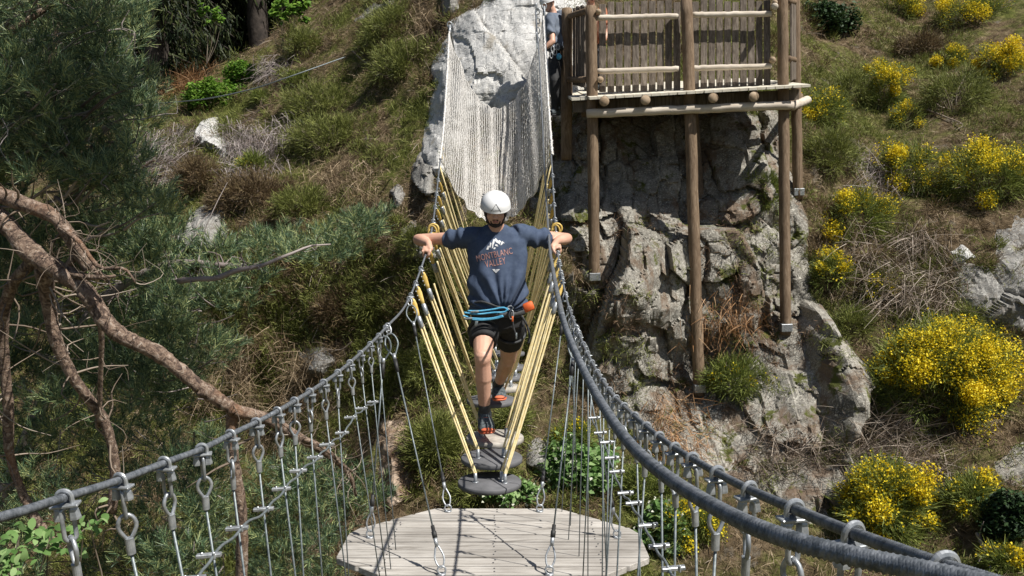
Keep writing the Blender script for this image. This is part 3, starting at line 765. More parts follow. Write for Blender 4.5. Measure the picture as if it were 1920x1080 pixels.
# ------------------------------------------------------------------ hanging round steps
STEPS = [ (918,901,5.85,"round rubber step nearest to the plank deck"),
 (922,856,6.05,"second round step from the plank deck, with a dark shadow blot"),
 (928,818,6.44,"worn pale round step under the climber's front shoe"),
 (921,748,7.55,"round step under the climber's rear shoe"),
 (936,724,7.9,"scuffed pale round step just behind the climber's rear shoe"),
 (946,704,8.3,"round step second behind the climber's rear shoe"),
 (950,686,8.7,"round step third behind the climber, nearly hidden by his shorts"),
 (946,660,9.2,"round step hidden behind the climber's rear thigh"),
 (940,640,9.6,"farthest round step, hidden behind the climber's legs")]
M['discworn'] = simple("worn_step_top", (.26, .24, .21), (.46, .43, .38), 10, .85, 0, .3, .003)
atL = [5.93, 6.08, 6.24, 6.55, 6.8, 7.1, 7.45, 7.8, 8.2]; 
def rope_path(a, b, sag=.02, n=9):
    t = np.linspace(0, 1, n)[:, None]; return a + (b - a) * t - ZZv * (sag * 4 * t * (1 - t)) * np.linalg.norm((b - a)[:2])
for i, (u, v, Z, lab) in enumerate(STEPS):
    c = P(u, v, Z); E2s = nrm(-.10 * CU + CB) if i < 4 else nrm(-.04 * CU + CB); E1s = nrm(C1 - E2s * C1.dot(E2s)); Ns = np.cross(E1s, E2s); Ns = Ns if Ns[2] > 0 else -Ns
    # turn each step a little in its own plane
    root = thing("hanging_step", lab, "step", c, "round steps hung on yellow ropes")
    R = .2
    mb = MB(); loft(mb, [(c - Ns * .034, E1s * (R - .006), E2s * (R - .006)), (c - Ns * .029, E1s * R, E2s * R), (c - Ns * .005, E1s * R, E2s * R), (c, E1s * (R - .005), E2s * (R - .005)), (c + Ns * .0006, E1s * .02, E2s * .02)], 48)
    mb.build("disc", M['discworn'] if i in (2, 4) else M['disc'], root)
    socks = [(-.088, .035), (.075, .0), (.098, .05)]
    tops = []
    Za = atL[i]
    L1, R1 = fL(Za), fR(Za + .02); R2 = fR(Za + .22 if i else Za + .12)
    for k, ((x, s), tp) in enumerate(zip(socks + [(-.10, -.02), (.102, -.03)], (L1, R2, R1, fL(Za + .17), fR(Za + .30)))):
        if (k == 1 and i > 2) or (k > 2 and i < 2): continue
        b0 = c + E1s * x + E2s * s; 
        L = np.linalg.norm(tp - b0); d = nrm(tp - b0)
        mb = MB(); tube(mb, [b0, b0 + Ns * .02, b0 + Ns * .06], [.013, .0115, .0105], 10); loft(mb, [(b0 + Ns * .0005, E1s * .02, E2s * .02), (b0 + Ns * .004, E1s * .02, E2s * .02)], 12); mb.build("socket", M['steel'], root)
        offs = (-.0085, .0085) if k == 0 or (k == 2 and i < 3) else (0,)
        mb = MB(); sd_ = nrm(np.cross(d, CB))
        for o_ in offs:
            a = b0 + Ns * .055 + sd_ * o_ * .5; b = tp - d * .20 + sd_ * o_ * 1.1
            pth = rope_path(a, b, .008 + .03 * random.random())
            tube(mb, spline(pth, 120 if i < 3 else 40), .0073, 8, True, 3, .03, .12)
        mb.build("yellow_rope", M['yrope'], root)
        if k > 2: continue
        # ferrule, yellow bracket with bolts, clamp on the handrail
        mb = MB(); tube(mb, [tp - d * .225, tp - d * .22, tp - d * .15, tp - d * .145], [.010, .016, .016, .010], 10); mb.build("ferrule", M['steel'], root)
        mb = MB(); Bk = nrm(np.cross(sd_, d))
        loft(mb, [(tp - d * .15, sd_ * .010, Bk * .006), (tp - d * .12, sd_ * .014, Bk * .007), (tp - d * .07, sd_ * .018, Bk * .007), (tp - d * .04, sd_ * .015, Bk * .007), (tp - d * .025, sd_ * .008, Bk * .005)], 12); mb.build("thimble_bracket", M['yellow'], root)
        mb = MB()
        for q_ in (.115, .085, .055): cap(mb, tp - d * q_ - Bk * .012 - sd_ * .016, tp - d * q_ + Bk * .012 - sd_ * .016, .005, None, 7)
        ring(mb, tp, C1 * .0125, ZZv * .0125, .004, 14); box(mb, tp - ZZv * .015, C1 * .02, V(0, .01, 0), ZZv * .003)
        ring(mb, tp - d * .028, Bk * .012, d * .02, .004, 14)
        mb.build("bolts", M['steel'], root)
# denser ropes of the far steps that run up to the net
for k, (Za, u, v, Z) in enumerate([(8.6, 940, 640, 9.7), (8.95, 945, 625, 10.1), (9.2, 950, 612, 10.4)]):
    for sgn, f, nm in ((-1, fL, "left"), (1, fR, "right")):
        tp = f(Za); b0 = P(u, v, Z) + C1 * sgn * .09
        mb = MB(); tube(mb, rope_path(b0, tp, .01), .0075, 8)
        o = mb.build("yellow_rope", M['yrope'])
        tag(o, f"{['lowest','middle','topmost'][k]} of three yellow ropes meeting the {nm} handrail under the net", "rope", "yellow ropes between the steps and the net")
# coiled yellow eyes on the rails just above the hands
for f, Z, nm in ((fL, 6.95, "left"), (fR, 6.95, "right")):
    p = f(Z); mb = MB(); ring(mb, p - ZZv * .01 + C1 * .01, C1 * .036, ZZv * .036, .008, 22); ring(mb, p - ZZv * .03, C1 * .03, ZZv * .045, .008, 22)
    tag(mb.build("rope_ring", M['yellow']), f"yellow rope ring wrapped on the {nm} handrail behind the climber's hand", "ring")

# ------------------------------------------------------------------ safety net
def net():
    root = thing("safety_net", "white cord net slung between the two cables behind the climber", "net", P(930, 300, 10.5))
    Z0, Z1 = 8.75, 11.75; nu = 76; nv = 150
    # drape depth below the rails at the near and the far end
    def surf_pt(a, b):    # a across 0..1, b along 0..1
        Z = Z0 + (Z1 - Z0) * b
        # upper far edge sweeps forward from the rail ends down to the middle
        zz = Z - (.0 if True else 0)
        L, R = fL(Z), fR(Z)
        m = 1 - abs(2 * a - 1) ** 2.3
        dep = np.interp(b, [0, .5, 1], [.92, .98, 1.02])
        edge_pull = 0.0
        x = L + (R - L) * a
        # let the end hems curve towards the middle of the net
        cur = m * (.28 * (1 - b) ** 2 - .02 * b ** 2)
        dZ = cur * (Z1 - Z0)
        q_ = x - ZZv * dep * m * 1.0
        q_ = q_ + nrm(fL(Z0 + .5) - fL(Z0 - .0)) * dZ
        # gathered folds
        q_ = q_ + C1 * .012 * math.sin(a * 46 + 3 * b) + V(0, .02, .012) * math.sin(a * 70 + 1.3)
        return q_
    G = np.array([[surf_pt(i / (nu - 1), j / (nv - 1)) for j in range(nv)] for i in range(nu)])
    mb = MB()
    jit = rng.normal(0, .0022, G.shape); G = G + jit
    for i in range(nu):
        tube(mb, G[i], .0038 if i not in (0, nu - 1) else .011, 4 if i not in (0, nu - 1) else 8, False)
    mb.build("long_cords", M['net'], root)
    mb = MB()
    for j in range(nv): tube(mb, G[:, j], .0019 if j not in (0, nv - 1) else .006, 4, False)
    mb.build("cross_cords", M['net'], root)
    mb = MB()
    for col in (G[0], G[-1]):
        s = spline(col, 260); T, N, B = frames(s); a = np.arange(260) * 1.25
        tube(mb, s + (N * np.cos(a)[:, None] + B * np.sin(a)[:, None]) * .011, .004, 5, False)
    mb.build("edge_lacing", M['net'], root)
net()

# rail ends: anchors on the rock and short stays
def anchor(u, v, Z, label, f):
    root = thing("cable_anchor", label, "anchor", P(u, v, Z))
    p = P(u, v, Z); q_ = p + V(0, .9, -.25)
    mb = MB(); tube(mb, [p, q_], .011, 8); mb.build("anchor_bar", M['steel'], root)
    mb = MB(); ring(mb, p, C1 * .03, ZZv * .04, .008); tube(mb, [p, p + V(0, -.05, -.14)], [.018, .014], 8); mb.build("turnbuckle", M['steel'], root)
    return root
anchor(843, 47, 11.9, "steel eye anchoring the left handrail to the pale rock slab", fL)
anchor(1020, 12, 11.9, "steel eye anchoring the right handrail beside the second climber", fR)
mb = MB()
for Z in np.linspace(9.0, 11.5, 5):
    pass
cable("stay_cable", spline([P(1004, 18, 12.6), P(1008, 120, 12.2), P(1012, 190, 12.0), P(1030, 215, 11.9)], 60), .008, M['wire'], "short slack stay cable hanging at the top of the right handrail")
root = thing("carabiner_chain", "bunch of shackles and links on the top end of the right handrail", "chain", P(1006, 40, 12.2))
for k in range(8):
    mb = MB(); p = P(1006 + (k % 2) * 3, 12 + k * 9, 12.15); a_ = nrm(V(1, .3 * (-1) ** k, 0)) if k % 2 else nrm(V(.3, 1, 0))
    ring(mb, p, a_ * .02, ZZv * .04, .008, 14); mb.build("link", M['steel'], root)

# ------------------------------------------------------------------ wooden viewing platform
plat = thing("viewing_platform", "tall timber viewing platform with slatted fence, standing on log posts at the right", "platform", P(1290, 200, 12.0))
def log(u0, v0, Z0, u1, v1, Z1, r, name, mat, ends=True, n=26, parent=plat, r1=None):
    a, b = P(u0, v0, Z0), P(u1, v1, Z1); mb = MB()
    t = np.linspace(0, 1, n)[:, None]; path = a + (b - a) * t + rng.normal(0, .0022, (n, 3)) * np.minimum(1, 8 * t * (1 - t) * 4)
    rr = (r + (0 if r1 is None else (r1 - r) * t[:, 0])) * (1 + rng.normal(0, .012, n)); rr[0] *= .93; rr[-1] *= .93
    tube(mb, path, rr, 14); return mb.build(name, mat, parent)
def shoe(u, v, Z, parent):
    p = P(u, v, Z); mb = MB(); box(mb, p + V(0, 0, .05), V(.071, 0, 0), V(0, .071, 0), V(0, 0, .05), .004); tube(mb, [p + V(0, 0, -.02), p + V(0, .1, -.12)], .02, 8)
    return mb.build("metal_foot", M['steel'], parent, False)
posts = [(1108, 12, 11.95, 1115, 533, 11.95, .073), (1287, -2, 11.95, 1311, 742, 11.9, .075), (1467, -40, 11.95, 1473, 628, 11.95, .070), (1489, -45, 12.7, 1496, 374, 12.75, .070), (1063, 17, 12.7, 1062, 300, 12.7, .078), (1300, 205, 13.3, 1313, 395, 13.3, .068)]
for u0, v0, z0, u1, v1, z1, r in posts:
    if v1 > 320: z1 = float(np.clip(-rhit(u1, v1) @ RMn[:, 2], z1 - .3, z1 + .35))
    o = log(u0, v0, z0, u1, v1, z1, r, "post", M['post'])
    if v1 > 320: shoe(u1, v1 - 8, z1, o)
for v0, v1, v2, v3 in ((34, 30, 28, 26), (134, 129, 128, 124)):
    log(1119, v0, 11.98, 1272, v1, 11.98, .037, "rail", M['rail']); log(1298, v2, 11.98, 1446, v3, 11.98, .037, "rail", M['rail'])
log(1068, 30, 12.62, 1101, 20, 12.1, .04, "rail", M['post']); log(1066, 149, 12.62, 1101, 149, 12.1, .04, "rail", M['post'])
log(1452, 12, 12.05, 1453, 12, 11.8, .04, "rail", M['rail']); log(1478, 2, 12.1, 1489, 4, 12.6, .04, "rail", M['post']); log(1478, 110, 12.1, 1489, 112, 12.6, .04, "rail", M['post'])
log(1448, 112, 11.86, 1449, 112, 12.3, .038, "rail_end", M['endgrain']); log(1125, 149, 11.86, 1126, 149, 12.3, .038, "rail_end", M['endgrain']); log(1453, 5, 11.86, 1453, 5, 12.3, .034, "rail_end", M['endgrain'])
log(1122, 22, 11.86, 1122, 22, 12.2, .034, "rail_end", M['endgrain'])
def slats(u0, v0t, v0b, z0, u1, v1t, v1b, z1, n, gap, name="slat"):
    for k in range(n):
        a = (k + gap / 2) / n; b = (k + 1 - gap / 2) / n; mb = MB()
        tt = rng.uniform(-4, 3); tb = rng.uniform(-2, 2); tl = rng.uniform(-.6, .6)
        def pt(f, top): 
            return P(u0 + (u1 - u0) * f + (tl if top else 0), (v0t + (v1t - v0t) * f + tt) if top else (v0b + (v1b - v0b) * f + tb), z0 + (z1 - z0) * f)
        A_, B_, C_, D_ = pt(a, 1), pt(b, 1), pt(b, 0), pt(a, 0)
        c = (A_ + B_ + C_ + D_) / 4; ax = (B_ - A_) / 2; az = (A_ - D_) / 2; ay = nrm(np.cross(ax, az)) * .012
        box(mb, c + ay * rng.uniform(-.3, .3), ax, ay, az, .003); mb.build(name, M['slat'], plat, False)
slats(1122, 6, 174, 12.12, 1277, 3, 170, 12.12, 10, .2); slats(1297, 3, 169, 12.12, 1446, 0, 163, 12.12, 10, .2)
slats(1075, 17, 160, 12.66, 1098, 10, 163, 12.2, 5, .28)
slats(1482, -30, 150, 12.2, 1492, -30, 150, 12.66, 3, .28)
# deck boards, joists and beams
mb = MB()
nb = 27
for k in range(nb):
    f0 = k / nb; f1 = (k + .94) / nb
    def e(f, Z, dv=0): return P(1072 + (1521 - 1072) * f, 184 - 26 * f + dv, Z)
    z0 = 11.72 + rng.uniform(-.02, .02) + (.25 if k < 2 else 0); z1 = 15.2
    a, b = e(f0, z0), e(f1, z0); dpt = V(-.03, z1 - z0, .0)
    c, d_ = b + dpt, a + dpt; t_ = V(0, 0, .032)
    c = c + V(0, 0, .075 * (z1 - z0)); d_ = d_ + V(0, 0, .075 * (z1 - z0)); mb.add([a, b, c, d_, a - t_, b - t_, c - t_, d_ - t_], [(0, 1, 2, 3), (7, 6, 5, 4), (0, 4, 5, 1), (1, 5, 6, 2), (2, 6, 7, 3), (3, 7, 4, 0)])
mb.build("floor_boards", M['cream'], plat, False)
mb = MB(); a = P(1074, 190, 11.75); b = P(1518, 165, 11.75); box(mb, (a + b) / 2 + V(0, .34, -.07), (b - a) / 2 * .98, V(0, .02, 0), V(0, 0, .07), .004); mb.build("edge_joist", M['slat'], plat, False)
for u in (1133, 1210, 1337, 1413):
    v = 190 - (u - 1133) * .03; o = log(u, v, 11.70, u, v - 8, 14.5, .067, "joist", M['post'])
    p = P(u, v, 11.694); mb = MB(); q2 = nrm(P(u, v, 11.7) - P(u, v - 8, 14.5)); loft(mb, [(p, C1 * .062, ZZv * .062), (p + q2 * .004, C1 * .060, ZZv * .060)], 16); mb.build("cut_end", M['endgrain'], o)
log(1100, 213, 11.86, 1487, 197, 11.86, .057, "beam", M['rail'])
log(1090, 213, 12.75, 1500, 197, 12.75, .055, "beam", M['post'])
log(1484, 200, 11.95, 1515, 187, 12.3, .055, "beam", M['rail'])
log(1478, 203, 11.9, 1500, 180, 13.9, .05, "beam", M['post'])
# ------------------------------------------------------------------ people
def hand(mb, grip, axis, wrist, out, cr=.0075):
    """fist closed on a cable: grip = point on the cable, axis = cable direction, wrist = wrist joint, out = direction the knuckles face"""
    a = nrm(axis); up = nrm(ZZv - a * a.dot(ZZv) if hasattr(a, 'dot') else ZZv); o = nrm(out - a * a.dot(out) - up * 0)
    o = nrm(o - up * up.dot(o))
    palm = grip + up * .026 - o * .012
    # palm: flattened ellipsoid lying on the cable
    Mx = np.stack([a, nrm(o * .8 + up * .25), np.cross(a, nrm(o * .8 + up * .25))], 1)
    ellip(mb, palm, (.037, .034, .015), Mx)
    cap(mb, wrist, palm - o * .02 + up * .004, .0245, .021)
    for k in range(4):
        x = (-.0315 + .021 * k); fr = (.0088, .0094, .0092, .0078)[k]; rad = cr + fr + .001; ln = (1, 1.05, 1, .85)[k]
        base = palm + a * x + o * .030 + up * .004
        pts = [base]
        for ang in (40, 0, -45, -95) if k < 3 else (42, 2, -40, -80):
            t = math.radians(ang); pts.append(grip + a * (x * 1.02) + o * math.cos(t) * rad * 1.25 * ln + up * math.sin(t) * rad * 1.25)
        r = [fr * 1.12, fr * 1.06, fr, fr * .95, fr * .85]
        for i in range(4): cap(mb, pts[i], pts[i + 1], r[i], r[i + 1], 8)
    tb = palm + a * .030 - o * .022
    tp = [tb, grip + a * .045 - o * .026 + up * .008, grip + a * .040 - o * .014 - up * .012, grip + a * .026 + o * .0 - up * .019]
    for i in range(3): cap(mb, tp[i], tp[i + 1], (.0125, .011, .0098)[i], (.011, .0098, .0085)[i], 8)

def head_parts(root, c, tilt, yaw, skin_mb, face=True, roll=0.0, helmet=True, beard=True, emblem=True):
    Rh = np.array(Matrix.Rotation(yaw, 3, 'Z') @ Matrix.Rotation(roll, 3, 'Y') @ Matrix.Rotation(tilt, 3, 'X'))
    T = lambda *p: c + Rh @ V(*p)
    ellip(skin_mb, T(0, .012, .025), (.073, .092, .095), Rh)
    ellip(skin_mb, T(0, -.022, -.035), (.060, .066, .075), Rh)
    ellip(skin_mb, T(0, -.045, -.080), (.034, .030, .024), Rh)       # chin
    for s in (-1, 1):
        ellip(skin_mb, T(s * .036, -.060, -.022), (.024, .018, .018), Rh)  # cheek
        ellip(skin_mb, T(s * .074, .012, -.010), (.009, .019, .030), Rh)   # ear
        ellip(skin_mb, T(s * .030, -.074, .027), (.025, .012, .007), Rh)   # brow
        ellip(skin_mb, T(s * .012, -.094, -.022), (.008, .010, .007), Rh)  # nostril
    loft(skin_mb, [(T(0, -.078, .022), Rh @ V(.008, 0, 0), Rh @ V(0, .008, .004)), (T(0, -.092, -.006), Rh @ V(.010, 0, 0), Rh @ V(0, .010, .004)), (T(0, -.102, -.022), Rh @ V(.011, 0, 0), Rh @ V(0, .009, .006)), (T(0, -.088, -.032), Rh @ V(.008, 0, 0), Rh @ V(0, .010, .003))], 12)
    mb = MB()
    for s in (-1, 1): ellip(mb, T(s * .030, -.079, .008), (.011, .005, .0045), Rh, 10, 6)
    mb.build("eyes", M['eye'], root)
    mb = MB(); ellip(mb, T(0, -.088, -.050), (.022, .006, .0045), Rh, 12, 6); ellip(mb, T(0, -.087, -.058), (.019, .007, .0055), Rh, 12, 6)
    mb.build("lips", M['lip'], root)
    if beard:
        mb = MB()
        ellip(mb, T(0, -.046, -.089), (.040, .036, .022), Rh); ellip(mb, T(0, -.078, -.080), (.022, .010, .010), Rh)
        for s in (-1, 1):
            ellip(mb, T(s * .052, -.026, -.068), (.014, .036, .024), Rh); ellip(mb, T(s * .064, -.008, -.025), (.011, .022, .035), Rh)
            ellip(mb, T(s * .013, -.088, -.042), (.016, .006, .0045), Rh)
            ellip(mb, T(s * .030, -.083, .029), (.019, .006, .0045), Rh)
            ellip(mb, T(s * .030, -.072, -.062), (.006, .010, .016), Rh)
        ellip(mb, T(0, .035, -.010), (.074, .075, .070), Rh)
        o = mb.build("hair_and_beard", M['hair'], root); remesh(o, .006, 2)
    if helmet:
        mb = MB(); rings = []
        for k, ph in enumerate(np.radians([-4, 2, 12, 24, 36, 48, 60, 72, 82, 89])):
            r = math.cos(max(ph, 0)) ** .82; z = math.sin(ph)
            rings.append((T(0, .004, .030 + .094 * z), Rh @ V(.104 * r, 0, 0), Rh @ V(0, .130 * r, .0)))
        rings = [(T(0, .004, .034), Rh @ V(.096, 0, 0), Rh @ V(0, .122, 0)), (T(0, .004, .019), Rh @ V(.102, 0, 0), Rh @ V(0, .128, 0)), (T(0, .004, .019), Rh @ V(.1065, 0, 0), Rh @ V(0, .1335, 0))] + rings
        loft(mb, rings, 40)
        hm = mb.build("helmet", M['helmet'], root)
        mb = MB()
        for s in (-1, 1):
            tube(mb, [T(s * .080, -.01, .03), T(s * .074, -.018, -.03), T(s * .045, -.045, -.093), T(0, -.060, -.108)], .0045, 6)
            for kx in range(3): ellip(mb, T(s * (.088 - .003 * kx), .02 + .032 * kx, .070 + .004 * kx), (.011, .010, .005), Rh, 10, 6)
        mb.build("chin_strap_and_vents", M['dkline'], hm)
        if emblem:
            bvh = BVHTree.FromPolygons([wloc(hm) + np.array(v.co) for v in hm.data.vertices], [list(p.vertices) for p in hm.data.polygons])
            mb = MB(); fd = Rh @ V(0, 1, 0)
            def on(x, z):
                o_ = T(x, -.4, z); h_ = bvh.ray_cast(Vector(o_), Vector(fd), 1.0)
                return (np.array(h_[0]) - fd * .0012) if h_[0] is not None else T(x, -.13, z)
            for aa, bb in (((-.034, .036), (.0, .084)), ((.0, .084), (.034, .036))):
                tube(mb, [on(aa[0] + (bb[0] - aa[0]) * t, aa[1] + (bb[1] - aa[1]) * t) for t in np.linspace(0, 1, 8)], .0016, 5)
            hb = mb.build("emblem", M['dkline'], hm)
            project_text("CAMP", .017, lambda x, z: on(x, .038 + z), "lettering", M['dkline'], hm)
    return T, Rh

def text_mesh(s, size, spacing=1.0):
    cu = bpy.data.curves.new("t", 'FONT'); cu.body = s; cu.size = size; cu.align_x = 'CENTER'; cu.space_character = spacing; cu.resolution_u = 3
    ob = bpy.data.objects.new("t", cu); COL.objects.link(ob)
    dg = bpy.context.evaluated_depsgraph_get(); dg.update()
    me = bpy.data.meshes.new_from_object(ob.evaluated_get(dg))
    bpy.data.objects.remove(ob); bpy.data.curves.remove(cu)
    return me
def fine_mesh(me, size):
    bm = bmesh.new(); bm.from_mesh(me); bmesh.ops.triangulate(bm, faces=bm.faces[:])
    for _ in range(4):
        e = [x for x in bm.edges if x.calc_length() > size]
        if not e: break
        bmesh.ops.subdivide_edges(bm, edges=e, cuts=1); bmesh.ops.triangulate(bm, faces=bm.faces[:])
    bm.verts.index_update()
    v = [x.co.copy() for x in bm.verts]; f = [[x.index for x in p.verts] for p in bm.faces]; bm.free(); return v, f
def project_text(s, size, fn, name, mat, parent, sx=1.0, spacing=1.0, skew=0.0):
    me = text_mesh(s, size, spacing); v, f = fine_mesh(me, size * .4); bpy.data.meshes.remove(me)
    co = [fn(p.x * sx, p.y + skew * p.x) for p in v]
    return MB().add(co, None, f).build(name, mat, parent, False)

def person(label, J, colors, fine=.0055, group=None, face=True, beard=True, emblem=True, longlegs=False, hands=True, rail=None):
    root = thing("person", label, "person", J['foot'], group)
    sk = MB()
    T, Rh = head_parts(root, J['head'], J['tilt'], J['yaw'], sk, face, J.get('roll', 0), True, beard, emblem)
    cap(sk, J['neck'], J['head'] - ZZv * .03 + Rh @ V(0, .02, 0), .058, .054)
    cap(sk, J['pelvis'], J['chest'], .11, .11); cap(sk, J['chest'], J['neck'] - ZZv * .06, .10, .07); cap(sk, J['chest'], J['neck'], .08, .055)
    for s in ('L', 'R'):
        cap(sk, J['sh' + s], J['el' + s], .050, .040); el, wr = J['el' + s], J['wr' + s]
        cap(sk, el, el + (wr - el) * .35, .040, .042); cap(sk, el + (wr - el) * .35, wr, .042, .027)
        if hands and 'grip' + s in J: hand(sk, J['grip' + s], J['axis' + s], wr, J['out' + s])
        else: ellip(sk, wr + (wr - el) * .2, (.03, .03, .04))
        h, k, a = J['hip' + s], J['kn' + s], J['an' + s]
        cap(sk, h, k, .088, .058); cap(sk, k - nrm(a - k) * .01, k + (a - k) * .08, .056, .053); cap(sk, k, k + (a - k) * .35, .050, .058); 
        bk = nrm(np.cross(nrm(a - k), C1)); bk = bk if bk[1] > 0 else -bk
        cap(sk, k + (a - k) * .12 + bk * .014, k + (a - k) * .48 + bk * .008, .045, .042); cap(sk, k + (a - k) * .35, a, .054, .036)
        ellip(sk, k - bk * .035, (.032, .022, .038))
    body = sk.build("body", M['skin'], root); remesh(body, fine, 3)
    # shirt
    mb = MB(); X = J['x']
    rings = J['torso']
    loft(mb, rings, 40)
    for s, e in (('L', -1), ('R', 1)):
        sh, el = J['sh' + s], J['el' + s]; d = nrm(el - sh); L = J['sleeve']
        up_ = nrm(np.cross(d, V(0, 1, 0))); up_ = up_ if up_[2] > 0 else -up_; bk = np.cross(d, up_)
        loft(mb, [(sh - d * .10, up_ * .075, bk * .075), (sh - d * .02, up_ * .078, bk * .085), (sh + d * L * .5 - up_ * .006, up_ * .068, bk * .070), (sh + d * L * .98 - up_ * .008, up_ * .064, bk * .066), (sh + d * L - up_ * .008, up_ * .060, bk * .062)], 20)
    shirt = mb.build("shirt", colors[0], root); remesh(shirt, .008, 5)
    if True:
        me = shirt.data; co = getco(me); no = getno(me); w0 = wloc(root)
        p = co + w0; a = p - J['chest']; x = a @ nrm(X); z = a[:, 2]
        # folds: a fan gathering at the harness, sag pleats along the sleeves, pull lines to the armpits
        cxp, czp = .045, -.36
        ang = np.arctan2(x - cxp, z - czp); rr = np.hypot(x - cxp, z - czp)
        f1 = np.abs(np.sin(ang * 9 + .9 * np.sin(ang * 5))) ** 1.6 * np.exp(-((rr - .14) / .13) ** 2) * .022
        f2 = np.sin(ang * 15 + 6 * rr) * np.exp(-((rr - .25) / .14) ** 2) * .008
        f3 = .013 * fbm(x * 7 + 3, z * 4, 3, 31) + .004 * fbm(x * 22, z * 10, 2, 41)
        dp = -((x * .55 + z) * 9)
        f4 = .012 * np.sin(x * 16 - z * 26 + 2 * fbm(x * 5, z * 5, 2, 8)) * np.exp(-((x + .14) / .10) ** 2 - ((z + .12) / .16) ** 2)
        sl = smooth(np.abs(x), .20, .28); f5 = .008 * np.sin(x * 75 + 10 * z) * sl
        co = co + no * (f1 + f2 + f3 + f4 + f5)[:, None]; setco(me, co)
    # shorts or trousers
    mb = MB(); pe = J['pelvis']
    for s in ('L', 'R'):
        h, k, a = J['hip' + s], J['kn' + s], J['an' + s]
        if longlegs:
            cap(mb, h, k, .105, .075); cap(mb, k, a, .074, .055)
        else:
            d = nrm(k - h); e_ = h + d * J['short' + s]; u_ = nrm(np.cross(d, V(0, 1, .0))); w_ = np.cross(d, u_)
            loft(mb, [(h - d * .05, u_ * .10, w_ * .10), (h + (e_ - h) * .5, u_ * .104, w_ * .104), (e_ - d * .01, u_ * .095, w_ * .095), (e_, u_ * .088, w_ * .088)], 22)
    loft(mb, [(pe + ZZv * .10, X * .165, V(0, .115, 0)), (pe + ZZv * .03, X * .178, V(0, .125, 0)), (pe - ZZv * .05, X * .175, V(0, .12, 0)), (pe - ZZv * .09, X * .10, V(0, .09, 0))], 26)
    sh_ = mb.build("trousers" if longlegs else "shorts", colors[1], root); remesh(sh_, .009, 3)
    me = sh_.data; co = getco(me); no = getno(me); co = co + no * (.008 * fbm(co[:, 0] * 9, co[:, 2] * 9, 3, 5))[:, None]; setco(me, co)
    # shoes and socks
    for s in ('L', 'R'):
        a = J['an' + s]; td = J['toe' + s]; td = nrm(td); sdv = nrm(np.cross(td, ZZv)); up_ = np.cross(sdv, td); g = a - up_ * .078; S_ = 1.22 if not longlegs else 1.05; sdv = sdv * S_
        mb = MB(); cap(mb, a + (J['kn' + s] - a) * .20, a, .042, .042); 
        if not longlegs: mb.build("sock", M['web'], root)
        mb = MB()
        loft(mb, [(g - td * .085 + up_ * .03, sdv * .018, up_ * .026), (g - td * .075 + up_ * .032, sdv * .034, up_ * .034), (g - td * .02 + up_ * .042, sdv * .041, up_ * .050), (g + td * .04 + up_ * .044, sdv * .043, up_ * .048), (g + td * .10 + up_ * .034, sdv * .048, up_ * .038), (g + td * .15 + up_ * .028, sdv * .044, up_ * .031), (g + td * .18 + up_ * .015, sdv * .022, up_ * .014)], 20)
        cap(mb, a + up_ * .01, g + up_ * .04, .050, .044)
        so_ = mb.build("shoe", M['shoe'], root); remesh(so_, .006, 2)
        mb = MB()
        loft(mb, [(g - td * .090 + up_ * .004, sdv * .020, td * .01), (g - td * .05 + up_ * .004, sdv * .040, up_ * .012), (g + td * .03 + up_ * .003, sdv * .042, up_ * .011), (g + td * .11 + up_ * .003, sdv * .050, up_ * .011), (g + td * .165 + up_ * .006, sdv * .042, up_ * .012), (g + td * .196 + up_ * .012, sdv * .016, up_ * .007)], 20)
        ellip(mb, g + td * .172 + up_ * .028, (.034, .022, .014), np.stack([sdv, td, up_], 1)); mb.build("sole_and_toe_cap", M['shoe_red'] if not longlegs else M['web'], so_)
        if not longlegs:
            mb = MB()
            for q_ in range(5):
                c0 = g + td * (.02 + .022 * q_) + up_ * (.096 - .010 * q_); sg = (-1) ** q_
                tube(mb, spline([c0 - sdv * .034 - up_ * .016, c0 - sdv * .012 + up_ * .003 + td * sg * .004, c0 + sdv * .012 + up_ * .003, c0 + sdv * .034 - up_ * .016], 10), .0032, 5)
            mb.build("laces", M['laceo'], so_)
    return root, shirt, T, Rh

# the climber
kZ = 6.45
J = dict(foot=P(925, 822, 6.44), head=P(929, 393, 6.35), tilt=math.radians(17), yaw=.04, roll=.05, neck=P(931, 437, 6.44), chest=P(932, 482, 6.46), pelvis=P(932, 598, 6.52), x=C1,
  shL=P(880, 446, 6.50), elL=P(784, 449, 6.70), wrL=P(793, 466, 6.30), shR=P(986, 442, 6.52), elR=P(1063, 447, 6.72), wrR=P(1052, 464, 6.32),
  hipL=P(908, 612, 6.50), knL=P(905, 672, 6.24), anL=P(909, 778, 6.40), hipR=P(958, 612, 6.58), knR=P(953, 672, 6.86), anR=P(934, 722, 7.42),
  toeL=V(.10, -1, .0), toeR=V(.06, -1, .0), shortL=.17, shortR=.20, sleeve=.195)
gL = fL(6.46); gR = fR(6.50)
J['gripL'] = gL; J['axisL'] = nrm(fL(6.1) - fL(6.3)); J['outL'] = V(-1, -.25, 0); J['wrL'] = gL + V(.010, .082, .056)
J['gripR'] = gR; J['axisR'] = nrm(fR(6.1) - fR(6.3)); J['outR'] = V(1, -.25, 0); J['wrR'] = gR + V(.0, .082, .056)
YY = V(0, 1, 0)
def ring_(u, v, hw, hd, Z, dy=0): return (P(u, v, Z) + V(0, dy, 0), C1 * hw, nrm(YY + ZZv * .05) * hd)
